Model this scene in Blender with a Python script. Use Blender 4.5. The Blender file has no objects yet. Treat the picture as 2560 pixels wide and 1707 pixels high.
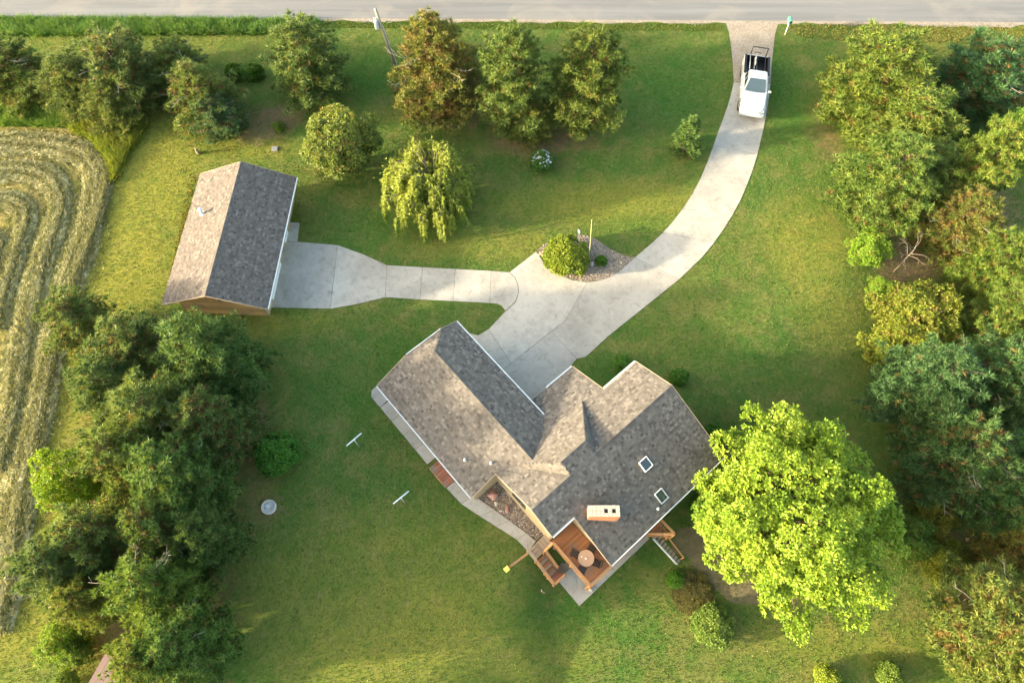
import bpy, bmesh, math, random
import numpy as np
from mathutils import Vector, Matrix, Euler

# ------------------------------------------------------------------ camera
S = bpy.context.scene
F_PX, TILT, CAM_H = 1707.0, math.radians(25), 43.0
cam_d = bpy.data.cameras.new('camera'); cam = bpy.data.objects.new('camera', cam_d)
S.collection.objects.link(cam)
cam.location = (0, 0, CAM_H); cam.rotation_euler = (TILT, 0, 0)
cam_d.sensor_width = 36; cam_d.lens = 36 * F_PX / 2560; cam_d.clip_end = 3000; cam_d.clip_start = 0.5
S.camera = cam
# ------------------------------------------------------------------ light
SUN_EL, SHADOW_AZ = math.radians(12.5), math.radians(11)
w = bpy.data.worlds.new('World'); S.world = w; w.use_nodes = True
nt = w.node_tree; sky = nt.nodes.new('ShaderNodeTexSky'); sky.sky_type = 'NISHITA'; sky.sun_disc = False
sky.sun_elevation = SUN_EL
sky.sun_rotation = math.radians(90) - (SHADOW_AZ + math.pi)
sky.dust_density = 4.0; sky.air_density = 1.0; sky.ozone_density = 1.0
bg = nt.nodes['Background']; nt.links.new(sky.outputs[0], bg.inputs[0]); bg.inputs[1].default_value = 0.15
sl = bpy.data.lights.new('sun', 'SUN'); sl.energy = 2.7; sl.angle = math.radians(1.6); sl.color = (1.0, 0.87, 0.70)
so = bpy.data.objects.new('sun', sl); S.collection.objects.link(so)
sd = Vector((math.cos(SUN_EL) * math.cos(SHADOW_AZ), math.cos(SUN_EL) * math.sin(SHADOW_AZ), -math.sin(SUN_EL)))
so.rotation_euler = sd.to_track_quat('-Z', 'Y').to_euler(); so.location = (-60, -20, 60)
S.view_settings.view_transform = 'Standard'; S.view_settings.look = 'None'
S.view_settings.exposure = 2.88
S.view_settings.use_white_balance = True; S.view_settings.white_balance_temperature = 7550; S.view_settings.white_balance_tint = 4; S.view_settings.gamma = 1.0
S.render.engine = 'CYCLES'
COL = S.collection
rng = np.random.default_rng(7); random.seed(7)

# ------------------------------------------------------------------ pixels -> places
ca, sa = math.cos(TILT), math.sin(TILT)
K = 2560 / 2352
def up(x, y, z=0.0):
    yc = -(y - 853.5) / F_PX
    dy = ca * yc + sa; dz = sa * yc - ca
    t = (z - CAM_H) / dz
    return (x - 1280) / F_PX * t, dy * t
TH = math.radians(41); UX, UY = math.cos(TH), math.sin(TH)
def sstep(a, b, x):
    t = np.clip((x - a) / (b - a), 0, 1); return t * t * (3 - 2 * t)
def terrain(X, Y):
    X = np.asarray(X, float); Y = np.asarray(Y, float)
    u = X * UX + Y * UY; v = X * UY - Y * UX
    wd = 3.4 + 5.5 * (1 - sstep(0, 5, u)) + 6 * sstep(15, 24, u)
    d = sstep(0, 1, (v + 4.4) / wd) * sstep(-9, 0, u)
    base = -1.62 * d
    return base + 0.05 * np.sin(X * .21 + 1) * np.sin(Y * .17)* sstep(20, 26, np.hypot(X - 5, Y - 12)) * (1 - sstep(40, 48, Y)) * (1 - sstep(40, 55, np.abs(X)))
def gnd(x, y, dz=0.0):               # source pixel -> point on the terrain
    z = 0.0
    for _ in range(12):
        X, Y = up(x, y, z); z = float(terrain(X, Y))
    return X, Y, z + dz
def gd(x, y, dz=0.0): return gnd(x * K, y * K, dz)
def UV(u, v): return u * UX + v * UY, u * UY - v * UX
def lift(base, top):                 # height of a standing thing from the pixels of its foot and its top
    X, Y, z0 = gnd(*base); best = None
    for h in np.linspace(0.2, 14, 700):
        a = up(top[0], top[1], z0 + h); e = math.hypot((a[0] - X) * .5, a[1] - Y)
        if best is None or e < best[0]: best = (e, h, a)
    return (X, Y, z0), best[1], best[2]

# ------------------------------------------------------------------ materials
def mat(name, build, **kw):
    m = bpy.data.materials.new(name); m.use_nodes = True
    n = m.node_tree; n.nodes.clear()
    out = n.nodes.new('ShaderNodeOutputMaterial')
    build(NB(n, out)); return m
class NB:
    def __init__(s, n, out): s.n, s.out = n, out
    def node(s, t, ins=None, **props):
        d = s.n.nodes.new(t)
        for k, v in props.items(): setattr(d, k, v)
        for k, v in (ins or {}).items(): s.set(d.inputs[k], v)
        return d
    def set(s, sock, v):
        if hasattr(v, 'is_output') or isinstance(v, bpy.types.NodeSocket): s.n.links.new(v, sock)
        else:
            if isinstance(v, tuple) and len(v) == 3 and sock.type == 'RGBA': v = (*v, 1)
            sock.default_value = v
    def noise(s, scale, detail=3, rough=.55, vec=None, dist=0):
        i = {'Scale': scale, 'Detail': detail, 'Roughness': rough, 'Distortion': dist}
        if vec is not None: i['Vector'] = vec
        return s.node('ShaderNodeTexNoise', i).outputs[0]
    def pos(s): return s.node('ShaderNodeNewGeometry').outputs['Position']
    def obj(s): return s.node('ShaderNodeTexCoord').outputs['Object']
    def mix(s, f, a, b, mode='MIX'):
        d = s.node('ShaderNodeMix', data_type='RGBA', blend_type=mode)
        s.set(d.inputs[0], f); s.set(d.inputs[6], a); s.set(d.inputs[7], b); return d.outputs[2]
    def ramp(s, f, *stops):
        d = s.node('ShaderNodeValToRGB', {'Fac': f}); e = d.color_ramp.elements
        while len(e) < len(stops): e.new(.5)
        for k, (p, c) in enumerate(stops):
            e[k].position = p; e[k].color = (*c, 1) if len(c) == 3 else c
        return d.outputs[0]
    def fr(s, f, a, b, c=0., d=1.):
        return s.node('ShaderNodeMapRange', {0: f, 1: a, 2: b, 3: c, 4: d}).outputs[0]
    def m(s, op, a, b=0.):
        d = s.node('ShaderNodeMath', operation=op); s.set(d.inputs[0], a); s.set(d.inputs[1], b); return d.outputs[0]
    def attr(s, name, vec=False):
        d = s.node('ShaderNodeAttribute', attribute_name=name); return d.outputs[0 if vec else 2]
    def bump(s, h, strength=.4, dist=.02):
        return s.node('ShaderNodeBump', {'Height': h, 'Strength': strength, 'Distance': dist}).outputs[0]
    def surf(s, col, rough=.8, normal=None, metal=0., spec=.3, **kw):
        i = {'Base Color': col, 'Roughness': rough, 'Metallic': metal, 'Specular IOR Level': spec}; i.update(kw)
        if normal is not None: i['Normal'] = normal
        p = s.node('ShaderNodeBsdfPrincipled', i)
        s.n.links.new(p.outputs[0], s.out.inputs[0]); return p

def plain(name, col, rough=.6, metal=0., spec=.3, var=.12, scale=6.):
    def f(b):
        n = b.noise(scale, 4, vec=b.obj())
        lo = tuple(c * (1 - var) for c in col); hi = tuple(min(1, c * (1 + var)) for c in col)
        b.surf(b.mix(n, lo, hi), rough, b.bump(b.noise(scale * 9, 2, vec=b.obj()), .15, .01), metal, spec)
    return mat(name, f)
def wood(name, col, var=.25):
    def f(b):
        o = b.node('ShaderNodeObjectInfo').outputs['Random']
        mp = b.node('ShaderNodeMapping', {'Vector': b.obj(), 'Scale': (1.2, 14, 14)}).outputs[0]
        g = b.noise(2.5, 5, .65, mp)
        c = b.mix(g, tuple(x * (1 - var) for x in col), tuple(x * (1 + var) for x in col))
        wn = b.fr(o, 0, 1, .78, 1.2)
        c = b.mix(1., c, b.node('ShaderNodeCombineColor', {0: wn, 1: wn, 2: wn}).outputs[0], 'MULTIPLY')
        c = b.mix(b.fr(b.noise(1.3, 4, vec=b.pos()), .5, .75), c, (.20, .16, .125))
        b.surf(c, .75, b.bump(g, .3, .01))
    return mat(name, f)

def f_lawn(b):
    p = b.pos(); a = b.node('ShaderNodeSeparateColor', {0: b.attr('mask', True)}).outputs
    n1 = b.noise(.11, 4, .6, p, .6); n2 = b.noise(.55, 5, .62, p, .4); n3 = b.noise(3.2, 5, .75, p, .3); n4 = b.noise(24, 3, .7, p); n5 = b.noise(1.4, 4, .7, p, .8)
    c = b.mix(b.fr(n1, .36, .64), (.060, .116, .024), (.098, .126, .028))
    c = b.mix(b.m('MULTIPLY', b.fr(n2, .47, .70), .75), c, (.160, .150, .048))
    c = b.mix(b.m('MULTIPLY', b.fr(n2, .52, .30), .65), c, (.044, .112, .020))
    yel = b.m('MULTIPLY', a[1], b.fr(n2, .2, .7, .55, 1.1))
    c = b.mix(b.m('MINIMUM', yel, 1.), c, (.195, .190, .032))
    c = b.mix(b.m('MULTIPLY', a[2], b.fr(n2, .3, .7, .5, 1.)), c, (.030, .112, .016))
    c = b.mix(b.m('MULTIPLY', b.fr(n5, .52, .68), .45), c, (.145, .128, .050))
    c = b.mix(b.m('MULTIPLY', b.fr(n5, .46, .34), .5), c, (.048, .108, .022))
    # clover and weed specks, thin brown spots
    c = b.mix(b.m('MULTIPLY', b.fr(n3, .56, .74), .7), c, (.24, .185, .085))
    c = b.mix(b.m('MULTIPLY', b.fr(n3, .45, .28), .7), c, (.030, .078, .014))
    lit = b.fr(b.m('ADD', b.m('MULTIPLY', a[0], 1.15), b.m('MULTIPLY', b.m('ADD', n5, n3), .8)), 1.15, 1.75)
    c = b.mix(lit, c, b.mix(n3, (.11, .072, .038), (.24, .165, .095)))
    k = b.fr(n4, .3, .7, .72, 1.26)
    c = b.mix(1., c, b.node('ShaderNodeCombineColor', {0: k, 1: k, 2: k}).outputs[0], 'MULTIPLY')
    b.surf(c, .95, b.bump(b.m('ADD', n4, n3), .7, .05), spec=.08)
LAWN = mat('lawn_turf', f_lawn)

def leafmat(name, cols, trans=.35, brown=(.20, .115, .045), use_obj=True, rough=.55):
    def f(b):
        v = b.attr('var'); d = b.attr('dead'); oi = b.node('ShaderNodeObjectInfo').outputs
        c = b.ramp(v, (0., cols[0]), (.5, cols[1]), (1., cols[2]))
        if use_obj: c = b.mix(1., c, oi['Color'], 'MULTIPLY')
        c = b.mix(d, c, brown)
        p = b.node('ShaderNodeBsdfPrincipled', {'Base Color': c, 'Roughness': rough, 'Specular IOR Level': .25})
        t = b.node('ShaderNodeBsdfTranslucent', {'Color': b.mix(.35, c, (.30, .36, .03))})
        x = b.node('ShaderNodeMixShader', {0: trans}); b.n.links.new(p.outputs[0], x.inputs[1]); b.n.links.new(t.outputs[0], x.inputs[2])
        b.n.links.new(x.outputs[0], b.out.inputs[0])
    return mat(name, f)
PINE = leafmat('pine_needles', ((.042, .090, .022), (.104, .152, .036), (.215, .235, .066)), .25)
LEAF = leafmat('broad_leaves', ((.055, .110, .020), (.100, .165, .028), (.165, .220, .040)), .38)
MAPLE = leafmat('maple_leaves', ((.085, .170, .018), (.170, .270, .028), (.300, .390, .055)), .40)
WILLOW = leafmat('willow_leaves', ((.125, .190, .028), (.225, .275, .045), (.330, .360, .075)), .40)
GRASS = leafmat('grass_blades', ((.040, .100, .018), (.090, .132, .028), (.190, .180, .056)), .30)
STRAW = leafmat('straw', ((.10, .105, .032), (.33, .305, .145), (.58, .54, .33)), .25, use_obj=False)
def f_bark(b):
    n = b.noise(9, 5, .7, b.obj()); b.surf(b.mix(n, (.055, .042, .032), (.17, .135, .105)), .9, b.bump(n, .8, .03))
BARK = mat('bark', f_bark)
DEADWOOD = plain('dead_twigs', (.20, .17, .135), .9)

def f_conc(b):
    p = b.pos(); oi = b.node('ShaderNodeObjectInfo').outputs['Random']
    n = b.noise(.35, 5, .6, p, .5); n2 = b.noise(2.2, 5, .65, p, .8); n3 = b.noise(30, 3, .7, p)
    c = b.mix(b.fr(n, .3, .7), (.272, .253, .222), (.375, .352, .314))
    c = b.mix(b.m('MULTIPLY', b.fr(n2, .52, .78), .6), c, (.125, .116, .105))
    c = b.mix(b.m('MULTIPLY', b.fr(n2, .45, .25), .4), c, (.43, .41, .375))
    mp = b.node('ShaderNodeMapping', {'Vector': p, 'Rotation': (0, 0, .5), 'Scale': (.5, 4, 1)}).outputs[0]
    c = b.mix(b.m('MULTIPLY', b.fr(b.noise(.8, 3, .6, mp, 1.5), .64, .74), .38), c, (.15, .14, .13))
    k = b.fr(b.m('ADD', b.m('MULTIPLY', oi, .6), b.m('MULTIPLY', n3, .4)), .1, .9, .86, 1.1)
    c = b.mix(1., c, b.node('ShaderNodeCombineColor', {0: k, 1: k, 2: k}).outputs[0], 'MULTIPLY')
    b.surf(c, .85, b.bump(n3, .25, .01), spec=.25)
CONC = mat('concrete', f_conc)
def f_road(b):
    p = b.pos()
    mp = b.node('ShaderNodeMapping', {'Vector': p, 'Scale': (.035, .8, 1)}).outputs[0]
    n = b.noise(1.6, 5, .6, mp, .4); n2 = b.noise(.16, 4, .6, p, 1.2); n3 = b.noise(22, 3, .8, p)
    c = b.mix(b.fr(n, .35, .65), (.125, .128, .135), (.180, .182, .188))
    c = b.mix(b.m('MULTIPLY', b.fr(n2, .5, .72), .8), c, (.235, .215, .195))
    c = b.mix(b.fr(n3, .3, .75), b.mix(.5, c, (.12, .118, .118)), c)
    b.surf(c, .9, b.bump(n3, .4, .01))
ROAD = mat('worn_asphalt', f_road)
def f_gravel(b):
    p = b.pos(); n = b.noise(.9, 5, .65, p, .6)
    v = b.node('ShaderNodeTexVoronoi', {'Vector': p, 'Scale': 17.}).outputs
    c = b.mix(b.fr(n, .3, .7), (.20, .155, .115), (.31, .265, .215))
    c = b.mix(.45, c, b.mix(b.node('ShaderNodeSeparateColor', {0: v[1]}).outputs[0], (.10, .08, .06), (.36, .32, .27)))
    b.surf(c, .95, b.bump(v[0], .6, .03))
GRAVEL = mat('pale_gravel', f_gravel)
def f_mulch(b):
    p = b.pos(); n = b.noise(2., 5, .7, p); v = b.node('ShaderNodeTexVoronoi', {'Vector': p, 'Scale': 12.}).outputs
    c = b.mix(b.node('ShaderNodeSeparateColor', {0: v[1]}).outputs[0], (.13, .095, .07), (.33, .255, .195))
    b.surf(b.mix(n, c, (.21, .17, .125)), .95, b.bump(v[0], .7, .04))
MULCH = mat('stony_mulch', f_mulch)
def f_soil(b):
    p = b.pos(); n = b.noise(3., 6, .7, p); b.surf(b.mix(n, (.055, .058, .022), (.20, .155, .095)), .95, b.bump(n, .8, .05))
SOIL = mat('litter_soil', f_soil)

def f_shingle(b):
    v = b.attr('var'); n = b.noise(60, 3, .8, b.obj()); n2 = b.noise(.6, 4, .6, b.obj(), .5)
    c = b.ramp(v, (0., (.046, .041, .038)), (.35, (.084, .076, .070)), (.7, (.120, .108, .098)), (1., (.172, .153, .136)))
    c = b.mix(b.m('MULTIPLY', b.fr(n, .35, .7), .3), c, (.20, .175, .15))
    c = b.mix(b.m('MULTIPLY', b.fr(n2, .5, .75), .3), c, (.085, .078, .07))
    b.surf(c, .92, b.bump(n, .4, .004), spec=.15)
SHINGLE = mat('asphalt_shingles', f_shingle)
def f_shingle_b(b):
    v = b.attr('var'); n = b.noise(60, 3, .8, b.obj()); n2 = b.noise(.5, 4, .6, b.obj(), .5)
    c = b.ramp(v, (0., (.048, .043, .041)), (.35, (.082, .073, .068)), (.7, (.115, .102, .094)), (1., (.165, .146, .134)))
    c = b.mix(b.m('MULTIPLY', b.fr(n, .35, .7), .3), c, (.18, .16, .145))
    c = b.mix(b.m('MULTIPLY', b.fr(n2, .5, .75), .3), c, (.12, .092, .08))
    b.surf(c, .92, b.bump(n, .4, .004), spec=.15)
SHINGLE_B = mat('barn_shingles', f_shingle_b)
SIDING = plain('cream_siding', (.58, .47, .33), .7)
BARNSIDE = wood('barn_siding', (.42, .29, .14), .18)
FASCIA = plain('tan_fascia', (.33, .26, .19), .7)
WHITE = plain('white_trim', (.74, .74, .72), .5)
GUTTER = plain('aluminium_gutter', (.50, .54, .56), .35, .15, .5)
DECKW = wood('red_deck_wood', (.30, .130, .060))
RAILW = wood('rail_wood', (.36, .185, .085))
OLDWOOD = wood('weathered_wood', (.29, .225, .165))
POLEW = wood('pole_wood', (.21, .19, .15))
STEPW = wood('brick_red_boards', (.26, .105, .068))
BRICK = plain('brick', (.27, .125, .07), .85, var=.25, scale=9)
BRICKTOP = plain('pale_brick', (.31, .27, .235), .85, var=.15, scale=9)
MORTAR = plain('mortar', (.42, .36, .30), .95)
BLACK = plain('flue_black', (.012, .010, .010), .9)  # even near-black for the plates filling the flue openings
DARKMETAL = plain('black_metal', (.018, .020, .024), .4, .4, .5)
STEEL = plain('galvanised_steel', (.60, .63, .64), .4, .6, .5)
BLUEPIPE = plain('pale_pipe', (.62, .68, .72), .5)
YELLOW = plain('yellow_paint', (.78, .68, .13), .5)
PINK = plain('pink_granite', (.40, .22, .19), .8, var=.3)
TANROCK = plain('tan_rock', (.48, .41, .31), .85, var=.3)
GREYROCK = plain('grey_rock', (.33, .30, .27), .9, var=.3)
GREENBOX = plain('green_plastic', (.05, .23, .15), .5)
BRONZE = plain('table_top', (.36, .235, .165), .6)
SHEDROOF = plain('faded_red_roofing', (.125, .082, .082), .85, var=.15)
CISTERN = plain('stone_cap', (.43, .40, .37), .9, var=.22, scale=4)
def f_glass(b): b.surf((.028, .045, .050), .06, spec=.8)
def f_screen(b): b.surf((.085, .125, .140), .08, spec=.8)  # lighter teal base colour has the reflected sky painted in
WSCREEN = mat('sky_toned_windscreen', f_screen)
GLASS = mat('window_glass', f_glass)
def f_paint(b): b.surf((.60, .60, .60), .28, spec=.5, **{'Coat Weight': .6, 'Coat Roughness': .08})
PAINT = mat('white_car_paint', f_paint)
TYRE = plain('tyre_rubber', (.02, .02, .02), .85)
RIM = plain('alloy_rim', (.45, .46, .47), .3, .8, .5)
LAMP = plain('headlight_lens', (.62, .66, .68), .15, .2, .6)

# ------------------------------------------------------------------ object helpers
def tag(o, label=None, cat=None, group=None, kind=None):
    if label: o['label'] = label
    if cat: o['category'] = cat
    if group: o['group'] = group
    if kind: o['kind'] = kind
    return o
def link(name, me, m=None, parent=None, smooth=False):
    if m is not None and not me.materials: me.materials.append(m)
    o = bpy.data.objects.new(name, me); COL.objects.link(o)
    if parent is not None: o.parent = parent
    if smooth: me.shade_smooth()
    return o
def mesh(name, V, Fc):
    me = bpy.data.meshes.new(name); me.from_pydata([tuple(map(float, v)) for v in V], [], Fc); me.update(); return me
def empty(name, loc, rz=0.):
    o = bpy.data.objects.new(name, None); COL.objects.link(o); o.location = loc; o.rotation_euler = (0, 0, rz); o.empty_display_size = .3
    return o
class MB:                             # small mesh builder
    def __init__(s): s.V, s.F = [], []
    def add(s, V, F):
        k = len(s.V); s.V += [tuple(v) for v in V]; s.F += [tuple(i + k for i in f) for f in F]; return s
    def box(s, c, size, rot=None):
        x, y, z = (q / 2 for q in size); P = [Vector((i * x, j * y, k * z)) for i in (-1, 1) for j in (-1, 1) for k in (-1, 1)]
        if rot is not None: P = [rot @ p for p in P]
        c = Vector(c)
        return s.add([p + c for p in P], [(0, 1, 3, 2), (4, 6, 7, 5), (0, 4, 5, 1), (2, 3, 7, 6), (0, 2, 6, 4), (1, 5, 7, 3)])
    def bar(s, a, b, wd, h, upv=(0, 0, 1)):
        a, b = Vector(a), Vector(b); d = b - a; L = d.length; d.normalize()
        side = d.cross(Vector(upv));
        if side.length < 1e-4: side = Vector((1, 0, 0))
        side.normalize(); n = side.cross(d)
        R = Matrix((d, side, n)).transposed()
        return s.box((a + b) / 2, (L, wd, h), R)
    def tube(s, pts, r, n=8, cap=True):
        pts = [Vector(p) for p in pts]; rr = r if hasattr(r, '__len__') else [r] * len(pts)
        V, F = [], []
        for i, p in enumerate(pts):
            d = (pts[min(i + 1, len(pts) - 1)] - pts[max(i - 1, 0)]).normalized()
            a = d.cross(Vector((0, 0, 1)));
            if a.length < 1e-3: a = d.cross(Vector((1, 0, 0)))
            a.normalize(); c = d.cross(a)
            V += [p + (a * math.cos(t) + c * math.sin(t)) * rr[i] for t in (2 * math.pi * j / n for j in range(n))]
        for i in range(len(pts) - 1):
            for j in range(n):
                F.append((i * n + j, i * n + (j + 1) % n, (i + 1) * n + (j + 1) % n, (i + 1) * n + j))
        if cap: F += [tuple(range(n))[::-1], tuple(range((len(pts) - 1) * n, len(pts) * n))]
        return s.add(V, F)
    def lathe(s, prof, n=20, c=(0, 0, 0)):
        V, F = [], []
        for r, z in prof: V += [(c[0] + r * math.cos(2 * math.pi * j / n), c[1] + r * math.sin(2 * math.pi * j / n), c[2] + z) for j in range(n)]
        for i in range(len(prof) - 1):
            for j in range(n): F.append((i * n + j, i * n + (j + 1) % n, (i + 1) * n + (j + 1) % n, (i + 1) * n + j))
        F += [tuple(range(n))[::-1], tuple(range((len(prof) - 1) * n, len(prof) * n))]
        return s.add(V, F)
    def torus(s, c, R, r, axis, n=20, k=8):
        c = Vector(c); ax = Vector(axis).normalized(); a = ax.orthogonal().normalized(); b2 = ax.cross(a); V, F = [], []
        for i in range(n):
            d = a * math.cos(2 * math.pi * i / n) + b2 * math.sin(2 * math.pi * i / n)
            V += [c + d * (R + r * math.cos(t)) + ax * r * math.sin(t) for t in (2 * math.pi * j / k for j in range(k))]
        for i in range(n):
            for j in range(k):
                F.append((i * k + j, ((i + 1) % n) * k + j, ((i + 1) % n) * k + (j + 1) % k, i * k + (j + 1) % k))
        return s.add(V, F)
    def build(s, name, m, parent=None, bevel=0., smooth=False, seg=2):
        me = mesh(name, s.V, s.F); o = link(name, me, m, parent)
        bm = bmesh.new(); bm.from_mesh(me); bmesh.ops.recalc_face_normals(bm, faces=bm.faces)
        if bevel:
            es = [e for e in bm.edges if len(e.link_faces) == 2 and e.calc_face_angle() > .6]
            bmesh.ops.bevel(bm, geom=es, offset=bevel, segments=seg, affect='EDGES', profile=.6, clamp_overlap=True)
        bm.to_mesh(me); bm.free()
        if smooth: me.shade_smooth()
        return o
def fast_mesh(name, V, tris, var=None, dead=None):
    V = np.asarray(V, np.float32); tris = np.asarray(tris, np.int32); me = bpy.data.meshes.new(name)
    me.vertices.add(len(V)); me.vertices.foreach_set('co', V.ravel())
    n = tris.shape[1]; me.loops.add(tris.size); me.loops.foreach_set('vertex_index', tris.ravel())
    me.polygons.add(len(tris)); me.polygons.foreach_set('loop_start', np.arange(len(tris), dtype=np.int32) * n)
    for nm, a in (('var', var), ('dead', dead)):
        if a is not None:
            at = me.attributes.new(nm, 'FLOAT', 'FACE'); at.data.foreach_set('value', np.asarray(a, np.float32))
    me.update(calc_edges=True); return me
def unit(a): return a / (np.linalg.norm(a, axis=-1, keepdims=True) + 1e-9)
def inpoly(x, y, poly):
    r = np.zeros(len(x), bool); j = len(poly) - 1
    for i in range(len(poly)):
        xi, yi = poly[i][:2]; xj, yj = poly[j][:2]
        r ^= ((yi > y) != (yj > y)) & (x < (xj - xi) * (y - yi) / (yj - yi + 1e-12) + xi); j = i
    return r
def sheet(name, poly, m, dz, step=1.0, parent=None, side=0.0):       # a ground sheet that follows the terrain
    bm = bmesh.new(); f = bm.faces.new([bm.verts.new((p[0], p[1], 0)) for p in poly])
    bmesh.ops.triangulate(bm, faces=[f])
    xs = [p[0] for p in poly]; ys = [p[1] for p in poly]
    for ax, lo, hi in ((0, min(xs), max(xs)), (1, min(ys), max(ys))):
        c = math.ceil(lo / step) * step
        while c < hi:
            co = [0, 0, 0]; co[ax] = c + .00137; no = [0, 0, 0]; no[ax] = 1
            bmesh.ops.bisect_plane(bm, geom=bm.verts[:] + bm.edges[:] + bm.faces[:], plane_co=co, plane_no=no); c += step
    if side:
        r = bmesh.ops.extrude_face_region(bm, geom=bm.faces[:])
        new = {e for e in r['geom'] if isinstance(e, bmesh.types.BMVert)}
        for v in bm.verts: v.co.z = float(terrain(v.co.x, v.co.y)) + (dz if v in new else dz - side)
    else:
        for v in bm.verts: v.co.z = float(terrain(v.co.x, v.co.y)) + dz
    bmesh.ops.recalc_face_normals(bm, faces=bm.faces)
    me = bpy.data.meshes.new(name); bm.to_mesh(me); bm.free()
    if not side:
        me.update()
        if len(me.polygons) and me.polygons[0].normal.z < 0: me.flip_normals()
    return link(name, me, m, parent)
def inset(poly, d):
    c = np.mean(np.array([p[:2] for p in poly]), 0); n = len(poly); area = sum(poly[i][0] * poly[(i + 1) % n][1] - poly[(i + 1) % n][0] * poly[i][1] for i in range(n))
    sgn = 1 if area > 0 else -1; out = []
    for i in range(n):
        p0, p1, p2 = (np.array(poly[(i + k) % n][:2]) for k in (-1, 0, 1))
        e1 = unit(p1 - p0); e2 = unit(p2 - p1); n1 = np.array((-e1[1], e1[0])) * sgn; n2 = np.array((-e2[1], e2[0])) * sgn
        b = n1 + n2; L = max(.5, float(b @ n1)); out.append(tuple(p1 + b * d / L))
    return out
def slab(poly, parent, m=CONC, top=.03, name='slab', thick=.14):
    return sheet(name, inset(poly, .009), m, top, 1.5, parent, thick)

# ------------------------------------------------------------------ ground
xs = np.concatenate([-50 - np.geomspace(2, 700, 16)[::-1], np.arange(-50, 50.01, .42), 50 + np.geomspace(2, 700, 16)])
ys = np.concatenate([-8 - np.geomspace(2, 700, 16)[::-1], np.arange(-8, 58.01, .42), 58 + np.geomspace(2, 700, 16)])
GX, GY = np.meshgrid(xs, ys); GZ = terrain(GX, GY)
nx, ny = len(xs), len(ys); ii = np.arange(nx * ny).reshape(ny, nx)
quads = np.stack([ii[:-1, :-1], ii[:-1, 1:], ii[1:, 1:], ii[1:, :-1]], -1).reshape(-1, 4)
me = fast_mesh('lawn', np.stack([GX, GY, GZ], -1).reshape(-1, 3), quads)
mask = np.zeros((ny, nx, 4), np.float32); mask[..., 3] = 1
def blob(ch, x, y, rx, ry=None, st=1., z=0):
    X, Y, _ = gd(x, y); ry = ry or rx
    d = np.sqrt(((GX - X) / rx) ** 2 + ((GY - Y) / ry) ** 2)
    mask[..., ch] = np.maximum(mask[..., ch], st * np.clip(1.6 - d * 1.1, 0, 1))
for a in [(590, 290, 3.0, 2.2, .8), (640, 270, 2.4, 1.6, .9), (880, 235, 1.4, 1, .55), (1230, 320, 4.5, 2.0, .85), (1320, 330, 3, 1.3, .6),
          (1900, 330, 1.4, 2.6, .7), (2090, 600, 3.0, 2.0, 1.), (2060, 640, 2.0, 1.4, .9), (580, 960, 1.5, 1.6, .75), (560, 1110, 1.6, 3, .6),
          (618, 1165, 1.25, 1.2, .62), (1620, 1270, 1.8, 2.4, .62), (1590, 1330, 1.0, 1.3, .5), (2130, 1240, 3, 1.2, .8), (2200, 1290, 3, 1, .6),
          (830, 1030, .5, .8, .35), (920, 1155, .7, .5, .45), (1600, 900, .8, .5, .35), (1120, 1465, .45, .5, .6), (2090, 90, 8, .8, .35),
          (300, 1100, 5, 7, .9), (380, 1400, 4, 5, .9), (400, 880, 4, 4, .8), (2200, 900, 5, 7, .9), (2250, 500, 4, 6, .9), (2050, 300, 4, 5, .8),
          (250, 230, 5, 2.4, .7), (1050, 260, 5, 2, .7), (2250, 1420, 4, 3, .7), (470, 300, 2, 1.5, .6)]: blob(0, *a[:4], st=a[4] * .82)
for a in [(330, 420, 4.5, 7, .95), (260, 620, 4, 7, 1.), (170, 900, 2.6, 6, .9), (80, 1330, 2.2, 6, .95), (560, 340, 4, 1.2, .7), (1400, 470, 7, 2.2, .75), (1150, 560, 6, 1.5, .5),
          (1850, 560, 3, 4, .6), (1900, 700, 2.4, 3, .55), (900, 1450, 7, 4, .7), (640, 740, 4, 1.2, .5), (1180, 470, 3, 1.4, .6), (250, 1500, 3, 3, .4), (2200, 75, 10, .8, .6),
          (1950, 1480, 5, 1.5, .45), (880, 1290, 6, 3, .5), (1150, 1500, 5, 2, .5), (700, 1350, 3, 3, .5), (2100, 110, 6, 1.3, .5), (300, 100, 12, 1.2, .35)]: blob(1, *a[:4], st=a[4])
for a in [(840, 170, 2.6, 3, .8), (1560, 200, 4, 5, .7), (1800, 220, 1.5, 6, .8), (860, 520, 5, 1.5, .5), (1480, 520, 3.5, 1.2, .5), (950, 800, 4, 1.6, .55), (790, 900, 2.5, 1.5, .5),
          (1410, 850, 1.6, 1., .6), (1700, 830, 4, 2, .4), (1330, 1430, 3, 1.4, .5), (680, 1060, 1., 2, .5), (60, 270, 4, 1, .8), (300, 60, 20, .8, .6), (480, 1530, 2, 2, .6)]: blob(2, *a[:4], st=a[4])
at = me.attributes.new('mask', 'FLOAT_COLOR', 'POINT'); at.data.foreach_set('color', mask.ravel())
me.shade_smooth()
lawn = tag(link('lawn', me, LAWN), kind='structure')

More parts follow.
